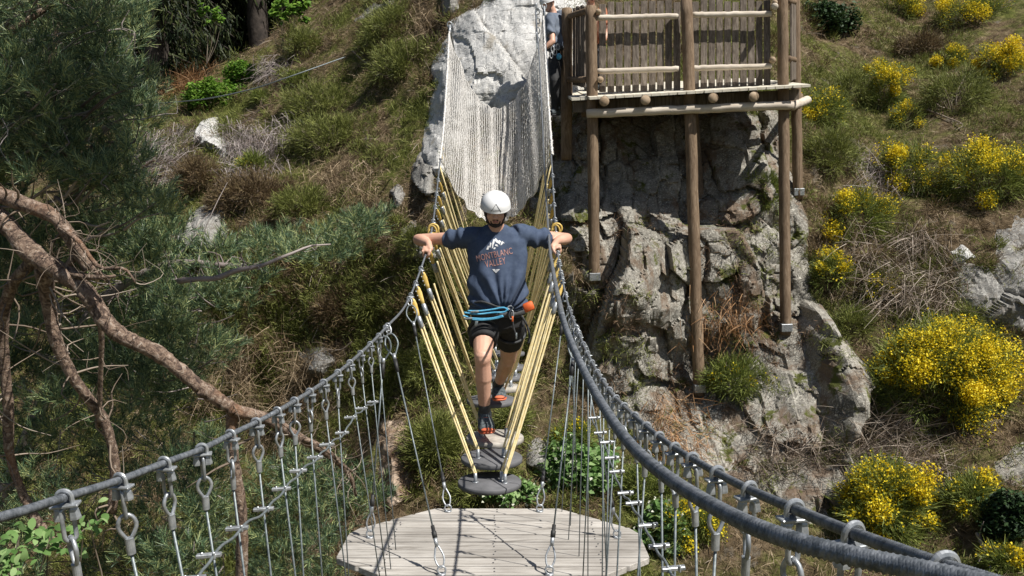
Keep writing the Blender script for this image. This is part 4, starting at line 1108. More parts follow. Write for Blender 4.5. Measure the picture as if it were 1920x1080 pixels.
J['torso'] = [ring_(932, 588, .176, .120, 6.50), ring_(932, 578, .188, .134, 6.50), ring_(933, 556, .196, .144, 6.47, -.005), ring_(933, 530, .202, .142, 6.46), ring_(932, 500, .206, .132, 6.46), ring_(932, 470, .208, .126, 6.46), ring_(932, 450, .205, .115, 6.46), ring_(932, 437, .165, .092, 6.46), ring_(931, 428, .105, .078, 6.45), ring_(931, 421, .070, .066, 6.44)]
climber, shirt, TH, RH = person("man in a white helmet, blue T-shirt and black shorts striding forward on the round steps", J, (M['shirt'], M['shorts']))
# print on the shirt
bvh = BVHTree.FromPolygons([Vector(wloc(shirt)) + v.co for v in shirt.data.vertices], [list(p.vertices) for p in shirt.data.polygons])
Z0s = 6.3; K = Z0s / F
def on_shirt(u, v):
    o_ = P(u, v, 5.6); d = nrm(P(u, v, 6.6) - o_); h_ = bvh.ray_cast(Vector(o_), Vector(d), 2.0)
    return (np.array(h_[0]) - d * .0022) if h_[0] is not None else P(u, v, 6.33)
def printer(u0, v0, rot=-.17):
    c, s = math.cos(rot), math.sin(rot)
    return lambda x, z: on_shirt(u0 + (x * c + z * s) / K, v0 - (z * c - x * s) / K)
project_text("MONTBLANC", .062, printer(928, 483, -.22), "shirt_lettering", M['print_red'], shirt, .64, 1.05)
project_text("VALLEY", .066, printer(930, 498, -.20), "shirt_lettering", M['print_red'], shirt, .62, 1.05)
def flat(poly, name, mat, u0, v0, rot=-.2):
    bm = bmesh.new()
    for pg in poly:
        vs = [bm.verts.new((x, z, 0)) for x, z in pg]; bm.faces.new(vs)
    me = bpy.data.meshes.new("t"); bm.to_mesh(me); bm.free(); v, f = fine_mesh(me, .012); bpy.data.meshes.remove(me)
    fn = printer(u0, v0, rot); return MB().add([fn(p.x, p.y) for p in v], None, f).build(name, mat, shirt, False)
flat([[(-.066, -.012), (-.050, .012), (-.040, .006), (-.030, .030), (-.022, .024), (-.034, -.004), (-.044, -.002), (-.052, -.016)],
      [(-.028, -.012), (-.016, .026), (-.004, .048), (.004, .040), (-.004, .020), (-.012, .010), (-.018, -.010)],
      [(.000, .044), (.012, .052), (.026, .030), (.034, .034), (.046, .020), (.034, .014), (.030, .002), (.020, .014), (.010, .022), (.004, .034)],
      [(.034, -.004), (.040, .012), (.052, .022), (.066, .004), (.056, .008), (.046, .000)],
      [(.004, .012), (.014, .006), (.018, -.008), (.006, -.004), (-.004, .002)], [(-.020, -.018), (-.010, -.008), (.0, -.012), (-.008, -.022)]], "mountain_print", M['print_white'], 929, 461)
flat([[(-.026, .012), (-.006, .012), (-.001, .002), (.002, .012), (.026, .012), (.0, -.016)]], "triangle_print", M['print_white'], 930, 508, 0)
# harness
hp = J['pelvis']
mb = MB(); th = np.linspace(0, 2 * np.pi, 40, endpoint=False)
def band(mb, c, rx, ry, h, t=.004, tiltz=0.0, n=44):
    th = np.linspace(0, 2 * np.pi, n, endpoint=False)
    v = []
    for k in th:
        dd = C1 * math.cos(k) * rx + YY * math.sin(k) * ry; up = ZZv * (h / 2); o_ = nrm(dd) * t; tz = ZZv * tiltz * math.cos(k)
        v += [c + dd + up + tz, c + dd + o_ + up + tz, c + dd + o_ - up + tz, c + dd - up + tz]
    q = []
    for i in range(n):
        for k in range(4): q.append((i * 4 + k, i * 4 + (k + 1) % 4, ((i + 1) % n) * 4 + (k + 1) % 4, ((i + 1) % n) * 4 + k))
    mb.add(v, q); return mb
band(mb, P(932, 583, 6.50), .192, .141, .040, .006)
harness = mb.build("harness", M['web'], climber)
for h, k in ((J['hipL'], J['knL']), (J['hipR'], J['knR'])):
    d = nrm(k - h); mb = MB(); ring(mb, h + d * .055, nrm(np.cross(d, YY)) * .108, nrm(np.cross(d, np.cross(d, YY))) * .108, .010, 30, 6); mb.build("leg_loop", M['web'], harness)
fy = lambda u, v, dz=0: P(u, v, 6.32 + dz)
mb = MB()
for pts in ([(877, 583), (900, 583), (925, 580), (945, 577), (953, 582)], [(870, 586), (895, 589), (925, 586), (948, 584), (951, 577)], [(868, 592), (890, 597), (920, 597), (943, 592)], [(875, 597), (900, 600), (930, 597), (944, 593)]):
    tube(mb, spline([fy(u, v, -.02) for u, v in pts], 30), .0062, 7)
mb.build("lanyard_loops", M['blue'], harness)
mb = MB()
for u, v in ((890, 585), (878, 598)):
    mb = MB(); cap(mb, fy(u - 6, v, -.035), fy(u + 6, v - 1, -.035), .008, None, 8); mb.build("lanyard_cover", M['wire'], harness)
mb = MB(); box(mb, P(991, 575, 6.33), (C1 * .92 + CU * .38) * .036, YY * .02, (CU * .92 - C1 * .38) * .030, .008); mb.build("pouch", M['orange'], harness)
mb = MB(); ring(mb, fy(959, 590, -.03), C1 * .014 + CU * .003, CU * .030, .0045, 18); ring(mb, fy(957, 577, -.02), C1 * .018, CU * .012, .004, 16); mb.build("carabiner", M['steel'], harness)
mb = MB(); tube(mb, spline([fy(958, 585, -.04), fy(961, 600, -.05), fy(963, 614, -.04), fy(969, 632, -.03)], 20), .006, 7); tube(mb, spline([fy(978, 592, -.02), fy(988, 610, 0), fy(993, 630, 0), fy(990, 644, 0)], 20), .008, 7); mb.build("webbing_tail", M['web'], harness)
mb = MB(); box(mb, fy(961, 598, -.055), C1 * .006, YY * .005, CU * .018, .002); mb.build("carabiner_gate", M['orange'], harness)
mb = MB(); box(mb, fy(893, 606, -.02), C1 * .011 + CU * .003, YY * .003, CU * .020 + C1 * .004, .002); box(mb, fy(968, 630, -.035), C1 * .006, YY * .004, CU * .022, .002); mb.build("buckle", M['wire'], harness)
mb = MB(); tube(mb, spline([P(879, 570, 6.42), P(905, 566, 6.33), P(935, 576, 6.32), P(955, 580, 6.32)], 20), .009, 6); mb.build("waist_pad", M['web'], harness)

# second climber, waiting on the rock beside the platform
g2 = P(1018, 92, 12.35)
J2 = dict(foot=P(1042, 215, 12.6), head=P(1028, 6, 12.75), tilt=.35, yaw=-.9, roll=.0, neck=P(1036, 22, 12.8), chest=P(1041, 50, 12.8), pelvis=P(1047, 104, 12.8), x=nrm(V(.75, .65, 0)),
  shL=P(1033, 42, 12.6), elL=P(1036, 78, 12.45), wrL=P(1020, 92, 12.45), shR=P(1052, 36, 13.0), elR=P(1058, 70, 12.95), wrR=P(1045, 88, 12.8),
  hipL=P(1042, 112, 12.68), knL=P(1040, 152, 12.5), anL=P(1041, 205, 12.55), hipR=P(1050, 112, 12.88), knR=P(1056, 155, 12.8), anR=P(1052, 200, 13.0),
  toeL=V(-.7, -.6, 0), toeR=V(-.6, -.6, 0), shortL=.17, shortR=.20, sleeve=.22)
x2 = J2['x']; y2 = nrm(np.cross(ZZv, x2))
J2['torso'] = [(J2['pelvis'] + ZZv * .08 + x2 * 0, x2 * .175, y2 * .125), (J2['pelvis'] + ZZv * .16, x2 * .19, y2 * .135), (P(1043, 70, 12.8), x2 * .195, y2 * .135), (P(1041, 50, 12.8), x2 * .205, y2 * .13), (P(1040, 38, 12.8), x2 * .20, y2 * .12), (P(1039, 30, 12.8), x2 * .15, y2 * .095), (P(1037, 24, 12.8), x2 * .08, y2 * .07)]
p2, s2, _, _ = person("person in grey-blue shirt and dark trousers standing between the net and the platform's corner post", J2, (M['greyshirt'], M['shorts']), fine=.010, longlegs=True, beard=False, emblem=False)
mb = MB(); band(mb, J2['pelvis'] + ZZv * .09, .17, .15, .05, .008); hr2 = mb.build("harness", M['web'], p2)
mb = MB(); ellip(mb, P(1048, 106, 12.55), (.035, .03, .045)); mb.build("blue_pulley", M['blue'], hr2)
mb = MB()
for u, v in ((1036, 92), (1041, 98), (1034, 104), (1046, 88)): ring(mb, P(u, v, 12.58), C1 * .02, CU * .04, .008, 14)
mb.build("carabiner", M['steel'], hr2)
# third person behind the slatted fence
dz = P(1107, 165, 13.2)
hd = P(1108, -10, 13.2); xx = V(1, 0, 0)
J3 = dict(foot=dz, head=hd, tilt=.5, yaw=.3, roll=.0, neck=hd - ZZv * .13 + V(0, .06, 0), chest=P(1110, 40, 13.35), pelvis=P(1112, 92, 13.5), x=xx,
  shL=P(1090, 28, 13.3), elL=P(1080, 55, 13.2), wrL=P(1090, 75, 13.0), shR=P(1131, 28, 13.3), elR=P(1142, 55, 13.2), wrR=P(1132, 75, 13.0),
  hipL=P(1101, 98, 13.5), knL=P(1099, 128, 13.25), anL=P(1100, 158, 13.4), hipR=P(1123, 98, 13.5), knR=P(1126, 128, 13.25), anR=P(1125, 158, 13.4), toeL=V(0, -1, 0), toeR=V(0, -1, 0), shortL=.17, shortR=.2, sleeve=.2)
J3['torso'] = [(J3['pelvis'] + ZZv * k * .1, xx * a, YY * b) for k, a, b in ((.6, .17, .12), (1.5, .185, .13), (2.6, .195, .13), (3.6, .20, .12), (4.6, .19, .11))] + [(P(1109, 18, 13.3), xx * .12, YY * .08)]
person("person in a white helmet behind the slatted fence at the platform corner", J3, (simple("rust_shirt", (.35, .12, .06), (.45, .18, .09), 20, .8), M['shorts']), fine=.012, longlegs=True, beard=False, emblem=False)
# ------------------------------------------------------------------ vegetation
VIEW = -RMn[:, 2] * -1.0
def place_blobs(c, r, k, seed, lo=.35):
    rr = np.random.default_rng(seed); d = rr.normal(size=(k * 3, 3)); d /= np.linalg.norm(d, axis=1)[:, None]
    d = d[d[:, 2] > -.55][:k]; rad = rr.uniform(lo, 1.0, len(d)) ** .6
    return c + d * rad[:, None] * r, d
def bush(name, label, cat, u, v, w, h, mats, nb=30, per=90, flowers=0, blen=.11, bw=.007, seed=0, group=None, leafsize=0, stem='twig', fcl=.6, lift=.35, fsize=.021, blobr=.16, Zf=None):
    """shrub rooted on the slope; w, h = its width and height in photo pixels"""
    rr = np.random.default_rng(seed + 1000)
    g0 = rhit(u, v + h * .28) if Zf is None else P(u, v + h * .28, Zf)
    Zc = float(-g0 @ RMn[:, 2]); rx = w / 2 * Zc / F; rz = h / 2 * Zc / F
    g1 = P(u, v, Zc) + V(0, .25 * min(rx, 1), 0); r = V(rx, min(rx, rz * 1.1) * .85, rz) * .88
    c = g1; root = thing(name, label, cat, g0, group)
    nb = int(nb * 1.5); bl, bd = place_blobs(c, r, nb, seed); nb = len(bl)
    # stems
    base = g0 + V(0, .25, -.05)
    mb = MB(); sel = bl[:: max(1, nb // 14)]
    for p in sel:
        m_ = (base + p) / 2 + rr.normal(0, .05, 3) * rx
        tube(mb, spline([base + rr.normal(0, .04, 3), m_, p], 7), np.linspace(.014, .004, 7) * min(1.5, rx * 1.5 + .3), 5, False)
    n2 = nb * 6; idx = rr.integers(0, nb, n2); bb = base + (bl[idx] - base) * rr.uniform(.4, .9, n2)[:, None] + rr.normal(0, .04, (n2, 3))
    dd = bl[idx] - base; dd /= np.linalg.norm(dd, axis=1)[:, None]; dd = dd + rr.normal(0, .35, (n2, 3)); dd /= np.linalg.norm(dd, axis=1)[:, None]
    blades(mb, bb, dd, rr.uniform(.1, .3, n2) * (rx + .3), .006, .1)
    mb.build("stems", M[stem], root)
    br = blobr * rr.uniform(.7, 1.45, nb) * (.5 + rx * .75)
    n = nb * per; idx = np.repeat(np.arange(nb), per)
    off = rr.normal(size=(n, 3)); off /= np.linalg.norm(off, axis=1)[:, None]; rad = rr.uniform(0, 1, n) ** .5
    pos = bl[idx] + off * (rad * br[idx])[:, None]
    out = (pos - c) / r; out /= np.linalg.norm(out, axis=1)[:, None] + 1e-9
    dr = out * .6 + off * .5 + V(0, 0, lift) + rr.normal(0, .35, (n, 3)); dr /= np.linalg.norm(dr, axis=1)[:, None]
    mb = MB()
    if leafsize: leaves(mb, pos, rr.uniform(.6, 1.3, n) * leafsize, .6)
    else: blades(mb, pos, dr, rr.uniform(.6, 1.3, n) * blen, bw, .12, 1, .35)
    mb.build("foliage", M[mats], root)
    if flowers:
        sel = rr.random(nb) < fcl * (.5 + .5 * (bd[:, 2] > -.1)); ids = np.where(sel)[0]; flowers = int(flowers * (1.7 if mats == 'broom' else 1))
        if len(ids):
            nf = len(ids) * flowers; wt = rr.exponential(1, len(ids)) ** 1.4; idx = rr.choice(ids, nf, p=wt / wt.sum())
            off = rr.normal(size=(nf, 3)); off /= np.linalg.norm(off, axis=1)[:, None]
            pos = bl[idx] + off * (rr.uniform(.35, 1.1, nf) * br[idx])[:, None] + bd[idx] * (br[idx] * .5)[:, None]
            mb = MB(); leaves(mb, pos, rr.uniform(.6, 1.3, nf) * fsize, .4, 1.2, .3); mb.build("blossoms", M['blossom' if mats == 'pale' else 'flower'], root)
    return root
GY = "yellow broom bushes on the right slope"
BR = [ # u v w h label nb per flowers fcl
 ("huge round yellow-flowering broom bush, biggest on the right slope", 1778, 722, 280, 236, 130, 120, 140, .78),
 ("dense golden broom bush low on the right, beside the mossy rock", 1672, 965, 186, 180, 64, 120, 130, .75),
 ("yellow broom bush spreading to the right of the tangled dead twigs", 1722, 325, 120, 105, 30, 90, 90, .7),
 ("tall broom with flower-tipped sprays above the pale lichen boulder", 1862, 345, 150, 130, 44, 90, 80, .6),
 ("broom with a yellow crown above the dead branches, right of the platform legs", 1608, 410, 120, 85, 26, 80, 80, .7),
 ("small broom between the rock face and the brown twigs", 1570, 520, 70, 65, 12, 80, 60, .6),
 ("tiny yellow sprig among the brown dead twigs", 1648, 548, 44, 36, 7, 60, 70, .8),
 ("narrow upright broom column on the upper right slope", 1666, 170, 60, 110, 18, 80, 90, .8),
 ("sparse broom just right of the platform deck", 1542, 215, 84, 66, 18, 80, 40, .6),
 ("bright broom clump near the right edge of the photo, upper slope", 1884, 125, 74, 70, 18, 70, 120, .8),
 ("flat-topped small broom left of the clump near the right edge", 1790, 112, 66, 32, 9, 70, 110, .9),
 ("broad broom thicket at the very top right corner", 1838, 25, 130, 56, 26, 80, 70, .7),
 ("broom at the top edge between the dark shrub and the corner thicket", 1690, 18, 90, 44, 16, 80, 70, .6),
 ("thin half-open broom above the nearer handrail clamp, lower right", 1825, 945, 100, 95, 26, 70, 36, .5),
 ("small broom in the bottom right corner of the photo", 1890, 1058, 60, 44, 12, 70, 60, .6),
 ("loose broom sprays hanging just under the narrow column", 1708, 222, 48, 50, 9, 60, 70, .8),
 ("little broom tuft left of the narrow column, upper slope", 1640, 145, 36, 36, 6, 60, 40, .5),
 ("sparse yellow-green broom behind the right hangers", 1072, 845, 84, 110, 22, 90, 24, .5),
 ("yellow broom seen through the right handrail hangers", 1290, 1000, 130, 90, 30, 90, 46, .6),
 ("few-flowered young broom on the left slope", 470, 318, 46, 50, 9, 80, 22, .5),
 ("low olive broom with scattered flowers at the foot of the left slope", 735, 690, 60, 50, 10, 80, 6, .4),
]
for i, (lab, u, v, w, h, nb, per, fl, fc) in enumerate(BR):
    if v < 600: w, h, nb, fl = w * 1.25, h * 1.2, int(nb * 1.3), int(fl * 1.25)
    bush("broom_bush", lab, "bush", u, v, w, h, 'broom', nb, per, fl, .12, .008, 100 + i, GY if i < 16 else None, fcl=fc, blobr=.15)
GR = [ # mats, label, u, v, w, h, nb, per, leafsize, seed
 ('broom', "green broom tuft with faint yellow dots growing out of the rock face", 1385, 722, 150, 95, 30, 130, 0, "bush"),
 ('broom', "green shrub in the edge of the platform's shadow", 1432, 370, 90, 110, 24, 120, 0, "bush"),
 ('darkgreen', "dark green leafy shrub at the top beside the platform's right corner", 1552, 40, 130, 100, 34, 90, .05, "shrub"),
 ('darkgreen', "dark green shrub at the right edge low in the photo", 1895, 985, 90, 140, 30, 90, .035, "shrub"),
 ('heather', "dark green heather mound between the two upper right brooms", 1800, 180, 150, 110, 34, 110, 0, "shrub"),
 ('heather', "olive shrub under the sparse broom beside the deck", 1560, 300, 110, 110, 28, 110, 0, "shrub"),
 ('heather', "shadowy green shrub above the huge yellow bush", 1600, 620, 90, 80, 22, 110, 0, "shrub"),
 ('brownheather', "brown heather at the upper right, under the corner thicket", 1735, 90, 120, 60, 26, 110, 0, "shrub"),
 ('heather', "dark bush left of the narrow broom column", 1600, 175, 90, 70, 22, 110, 0, "shrub"),
 ('bright', "bright green bilberry bush in the sun on the left slope", 402, 185, 130, 80, 40, 110, .045, "bush"),
 ('bright', "bright green bush behind the thin cable, next to the bilberries", 452, 145, 70, 60, 22, 100, .04, "bush"),
 ('broom', "fresh green tuft beside the end of the thin cable", 555, 155, 70, 44, 14, 110, 0, "bush"),
 ('broom', "small green tuft in front of the bilberry bush", 492, 185, 60, 32, 10, 100, 0, "bush"),
 ('heather', "large dark heather mound left of the pale slab's top", 735, 60, 160, 110, 50, 120, 0, "shrub"),
 ('heather', "heather mound under the largest one, left of the slab", 755, 125, 150, 90, 40, 120, 0, "shrub"),
 ('heather', "green heather patch in the middle of the left slope", 600, 200, 180, 90, 50, 120, 0, "shrub"),
 ('heather', "broad green heather patch above the brown heather, left slope", 615, 265, 190, 100, 56, 120, 0, "shrub"),
 ('heather', "heather thicket at the edge of the dark spruces", 565, 90, 110, 80, 30, 120, 0, "shrub"),
 ('brownheather', "brown heather mound right of the jagged pale rocks", 470, 375, 190, 100, 60, 120, 0, "shrub"),
 ('brownheather', "brown heather in front of the grey dead brush", 370, 340, 120, 90, 34, 120, 0, "shrub"),
 ('heather', "olive heather below the few-flowered young broom", 560, 390, 120, 70, 30, 120, 0, "shrub"),
 ('heather', "mossy shrub beside the rough rock, behind the left ropes", 775, 460, 60, 60, 14, 110, 0, "shrub"),
 ('heather', "dark green shrub below and left of the round steps", 815, 850, 120, 150, 44, 130, 0, "shrub"),
 ('heather', "green undergrowth right behind the far deck edge", 900, 935, 130, 50, 24, 120, 0, "shrub"),
 ('heather', "green slope shrub between the ropes left of the climber's knee", 800, 700, 90, 120, 30, 120, 0, "shrub"),
 ('brownheather', "brown scrub behind the left hangers below the pine", 640, 590, 120, 70, 30, 110, 0, "shrub"),
 ('heather', "low scrub above the left handrail's far hangers", 700, 580, 90, 60, 20, 110, 0, "shrub"),
 ('heather', "bushy green growth under the worn round step", 960, 790, 70, 60, 14, 110, 0, "shrub"),
 ('broom', "green bush seen under the right hangers beside the deck", 1225, 920, 110, 110, 26, 110, 0, "bush"),
]
for i, (mt, lab, u, v, w, h, nb, per, ls, cat) in enumerate(GR):
    fl = 12 if lab.startswith("green broom tuft") else 0
    bush("heather_shrub" if 'heather' in mt else "green_bush", lab, cat, u, v, w, h, mt, nb, per, fl, .09, .008, 300 + i, "shrubs on the slope", leafsize=ls, fcl=.3, blobr=.15)
bush("flowering_shrub", "leafy shrub with small white flower heads right of the round steps", "shrub", 1085, 885, 150, 120, 'pale', 44, 60, 16, seed=501, leafsize=.06, fcl=.45, fsize=.035)
bush("flowering_shrub", "white-flowered leaves showing just behind the deck's far edge", "shrub", 960, 930, 110, 44, 'pale', 20, 50, 9, seed=502, leafsize=.05, fcl=.4, fsize=.03)
bush("flowering_shrub", "white-flowered plant between the hangers at the lower right", "shrub", 1245, 1000, 90, 110, 'pale', 24, 50, 9, seed=503, leafsize=.055, fcl=.4, fsize=.03)
# broadleaf sapling close by in the lower left corner
def sapling(name, label, c, r, nb, per, ls, seed, mat='pale'):
    rr = np.random.default_rng(seed); root = thing(name, label, "sapling", c - ZZv * r[2])
    bl, _ = place_blobs(c, r, nb, seed, .2); mb = MB(); base = c + V(-.2, .1, -r[2] - .6)
    for p in bl[::2]: tube(mb, spline([base, (base + p) / 2 + rr.normal(0, .05, 3), p], 8), np.linspace(.007, .002, 8), 5, False)
    mb.build("stems", M['twig'], root)
    n = nb * per; idx = np.repeat(np.arange(nb), per); pos = bl[idx] + rr.normal(0, .035, (n, 3))
    mb = MB(); nn = rr.normal(0, .35, (n, 3)) + V(0, -.3, 1); nn /= np.linalg.norm(nn, axis=1)[:, None]
    a = np.cross(nn, rand_dirs(n, rr)); a /= np.linalg.norm(a, axis=1)[:, None]; b = np.cross(nn, a); s = (rr.uniform(.6, 1.2, n) * ls)[:, None]
    t = [(-1, 0), (-.5, .42), (.1, .5), (.65, .3), (1, 0), (.65, -.3), (.1, -.5), (-.5, -.42)]
    v = np.stack([pos + a * s * x * .5 + b * s * y * .55 + nn * s * (.12 * abs(y) - .10 * x * x) for x, y in t], 1).reshape(-1, 3)
    k = np.arange(n)[:, None] * 8; q = np.concatenate([k + [0, 1, 6, 7], k + [1, 2, 5, 6], k + [2, 3, 4, 5]])
    mb.add(v, q); mb.build("leaves", M[mat], root)
sapling("leafy_sapling", "fresh green leafy sapling in the lower left corner behind the handrail", P(65, 1035, 3.6), V(.22, .18, .10), 16, 9, .050, 5)
sapling("leafy_sapling", "single small green leafy sprig between the first two left hangers", P(165, 1005, 3.6), V(.06, .05, .07), 4, 5, .050, 6)
# dead brush
def brush(label, u, v, w, h, n, mat, seed, dirv=(0, -.3, -.6), ln=.5, name="dead_brush"):
    rr = np.random.default_rng(seed); g = rhit(u, v); root = MB()
    Zc = float(-g @ RMn[:, 2]); k = Zc / F
    pts = np.array([g + C1 * a + CU * b for a, b in zip(rr.uniform(-w / 2, w / 2, 26) * k, rr.uniform(-h / 2, h / 2, 26) * k)])
    pts = np.array([[p[0], surf(p[0], p[2]) - .05, p[2]] for p in pts])
    idx = rr.integers(0, len(pts), n); b = pts[idx] + rr.normal(0, .12, (n, 3)) * V(1, .4, 1); d = rr.normal(0, .45, (n, 3)) + V(*dirv); d /= np.linalg.norm(d, axis=1)[:, None]
    blades(root, b - V(0, .05, 0), d, rr.uniform(.4, 1.2, n) * ln, .008, .15, 3, .3)
    tag(root.build(name, M[mat]), label, "brush")
brush("grey lilac tangle of dead twigs around the white-topped rock", 470, 290, 130, 110, 2600, 'lilac', 1, (.3, -.2, -.6), .45)
brush("grey lilac dead twigs left of the white-topped rock", 320, 290, 110, 90, 1800, 'lilac', 2, (-.5, -.2, -.6), .4)
brush("grey dry twigs above the bilberry bush, next to the cable", 520, 135, 50, 30, 500, 'lilac', 3, (-.4, -.2, -.5), .4)
brush("orange-brown dead bracken beneath the dark spruces", 340, 160, 120, 50, 1800, 'fern', 4, (.2, -.3, .3), .45, "dead_bracken")
brush("tangled pale dead twigs between the brooms on the right slope", 1690, 500, 150, 130, 1500, 'twig', 5, (-.2, -.2, -.2), .6)
brush("grey dry twigs left of the spreading broom, right slope", 1640, 325, 90, 60, 900, 'lilac', 6, (-.4, -.2, -.4), .4)
brush("dry brown twigs beside the middle leg of the platform", 1350, 600, 100, 80, 500, 'fern', 7, (0, -.2, -.5), .25)
brush("dry brown twigs at the foot of the middle platform leg", 1270, 820, 80, 80, 700, 'fern', 8, (.2, -.2, -.4), .35)
brush("dry brown grass tangle below the pine branch", 500, 700, 220, 130, 2600, 'dry', 9, (.2, -.2, .1), .4)
brush("dry yellow straw on the slope left of the rough rock", 640, 340, 120, 50, 900, 'dry', 10, (.1, -.2, -.3), .35)
brush("loose straw and twigs under the huge yellow bush", 1650, 840, 150, 80, 1300, 'twig', 11, (.3, -.2, .2), .5)
brush("dry twigs between the mossy rock and the golden broom", 1470, 850, 120, 60, 700, 'twig', 12, (.3, -.2, .1), .4)
brush("pale straw at the left foot of the pale slab's top", 790, 60, 30, 60, 300, 'dry', 13, (0, -.2, -.5), .35)
def stick(label, pts, r, mat='twig', name="dead_branch", off=.12):
    w_ = []
    for u, v in pts:
        g = rhit(u, v); w_.append(g - nrm(g) * off)
    s = spline(w_, 30); mb = MB(); tube(mb, s, np.linspace(r, r * .35, 30), 7)
    for k in range(4, 28, 5):
        d = nrm(rand_dirs(1)[0] + V(0, -.3, .3)); tube(mb, spline([s[k], s[k] + d * .12, s[k] + d * .22 + V(.03, 0, .03)], 6), np.linspace(r * .4, r * .12, 6), 5)
    tag(mb.build(name, M[mat]), label, "branch")
stick("forked pale dead branch on the upper right slope", [(1735, 205), (1770, 218), (1805, 235), (1790, 245)], .016)
stick("thin bleached branch lying left of the bilberries' lower edge", [(455, 218), (475, 212), (505, 195)], .018)
stick("grey dead branch curving through the brown twigs, right slope", [(1620, 600), (1660, 560), (1720, 540)], .016)
stick("thin dead branch crossing the heather left of the slab", [(660, 95), (690, 120), (740, 135)], .014)
stick("long thin branch on the lower left slope behind the hangers", [(610, 655), (640, 655), (660, 640)], .012)
stick("dark dead branch at the lower right edge, above the handrail", [(1832, 1000), (1850, 1040), (1860, 1075)], .022, 'lilac')
# plank scrap
p = rhit(1700, 870) - nrm(rhit(1700, 870)) * .1; q_ = nrm(C1 * .93 - CU * .28)
mb = MB(); box(mb, p, q_ * .155, YY * .012, np.cross(q_, YY) * .026, .003); tag(mb.build("board_scrap", M['cream'], None, False), "short pale board lying on the slope under the huge yellow bush", "board")
# thin cable on the left slope
w_ = [rhit(276, 206) - V(0, .3, -.1), P(400, 183, 16.5), P(480, 165, 16.2), P(540, 145, 16.0), rhit(650, 108) - V(0, .15, 0)]
tag(tube(MB(), spline(w_, 60), .011, 8).build("slope_cable", M['wire']), "thin pale cable stretched across the upper left slope", "cable")

# ground cover that nobody could count
def cover():
    rr = np.random.default_rng(77); n = 150000
    x = rr.uniform(-11, 9, n); z = rr.uniform(-6.5, 3.8, n); y = D(x, z)
    # keep what lies near the camera's part of the slope; thin out with distance
    k = (y < 24) & (rr.random(n) < np.clip(13 / y, 0, 1) ** 2.2)
    x, y, z = x[k], y[k], z[k]; b = np.stack([x, y + .02, z], 1); t = fbm(x * .9, z * .9, 4, 3) + .5 * fbm(x * 4, z * 4, 2, 9)
    g = t > .05; lit = np.where(t < -.05)[0]
    mb = MB(); i = np.repeat(np.where(~g)[0], 4); m_ = len(i)
    d = rr.normal(0, .7, (m_, 3)) + V(0, -.45, .10); d /= np.linalg.norm(d, axis=1)[:, None]
    blades(mb, b[i] + rr.normal(0, .03, (m_, 3)), d, rr.uniform(.05, .2, m_), .006, .3, 2, .4)
    tag(mb.build("dry_grass", M['dry']), kind='stuff')
    mb = MB(); i = np.repeat(np.where(g)[0], 9); m_ = len(i)
    d = rr.normal(0, .5, (m_, 3)) + V(0, -.4, .7); d /= np.linalg.norm(d, axis=1)[:, None]
    blades(mb, b[i] + rr.normal(0, .04, (m_, 3)), d, rr.uniform(.04, .13, m_), .008, .1, 1, .4)
    k = rr.choice(len(x), 2400); k = k[(fbm(x[k] * .5 + 9, z[k] * .5, 3, 33) > -.12)]
    i = np.repeat(k, 130); R_ = np.repeat(rr.uniform(.10, .30, len(k)), 130); off = rand_dirs(len(i), rr); off[:, 1] = -np.abs(off[:, 1]); off[:, 2] = off[:, 2] * .7 + .2
    pos = b[i] + off * (R_ * rr.uniform(.4, 1, len(i)))[:, None]; d = off + rr.normal(0, .4, (len(i), 3)) + V(0, 0, .5); d /= np.linalg.norm(d, axis=1)[:, None]
    h_ = len(i) // 130 // 2 * 130
    blades(mb, pos[:h_], d[:h_], rr.uniform(.04, .11, h_), .009, .1, 1, .4)
    tag(mb.build("heather_ground_cover", M['heather']), kind='stuff')
    mb = MB(); blades(mb, pos[h_:], d[h_:], rr.uniform(.04, .11, len(pos) - h_), .008, .1, 1, .4)
    tag(mb.build("brown_undergrowth", M['brownheather']), kind='stuff')
    mb = MB(); i = rr.choice(len(x), 9000); 
    d = rr.normal(0, .8, (len(i), 3)) + V(0, -.5, 0); d /= np.linalg.norm(d, axis=1)[:, None]
    blades(mb, b[i], d, rr.uniform(.1, .35, len(i)), .008, .25, 3, .3)
    tag(mb.build("fallen_twigs", M['twig']), kind='stuff')
cover()

def ledges():
    rr = np.random.default_rng(91); mb = MB(); md = MB(); n = 0
    for _ in range(1500):
        u, v = rr.uniform(1060, 1600), rr.uniform(400, 980)
        if fbm(np.array([u / 90.]), np.array([v / 70.]), 3, 12)[0] < .10: continue
        g = rhit(u, v); m = 26; i = MB
        d = rr.normal(0, .55, (m, 3)) + V(0, -.5, .35); d /= np.linalg.norm(d, axis=1)[:, None]
        blades(md if fbm(np.array([u / 60.]), np.array([v / 60.]), 2, 40)[0] > -.05 else mb, g + rr.normal(0, .04, (m, 3)), d, rr.uniform(.03, .12, m), .007, .3, 2, .4)
    tag(mb.build("ledge_moss_and_grass", M['heather']), kind='stuff'); tag(md.build("ledge_litter", M['fern2']), kind='stuff')
M['fern2'] = leafy("brown_litter", [(.05, .03, .018), (.14, .085, .05), (.27, .18, .11)], trans=.1)
ledges()

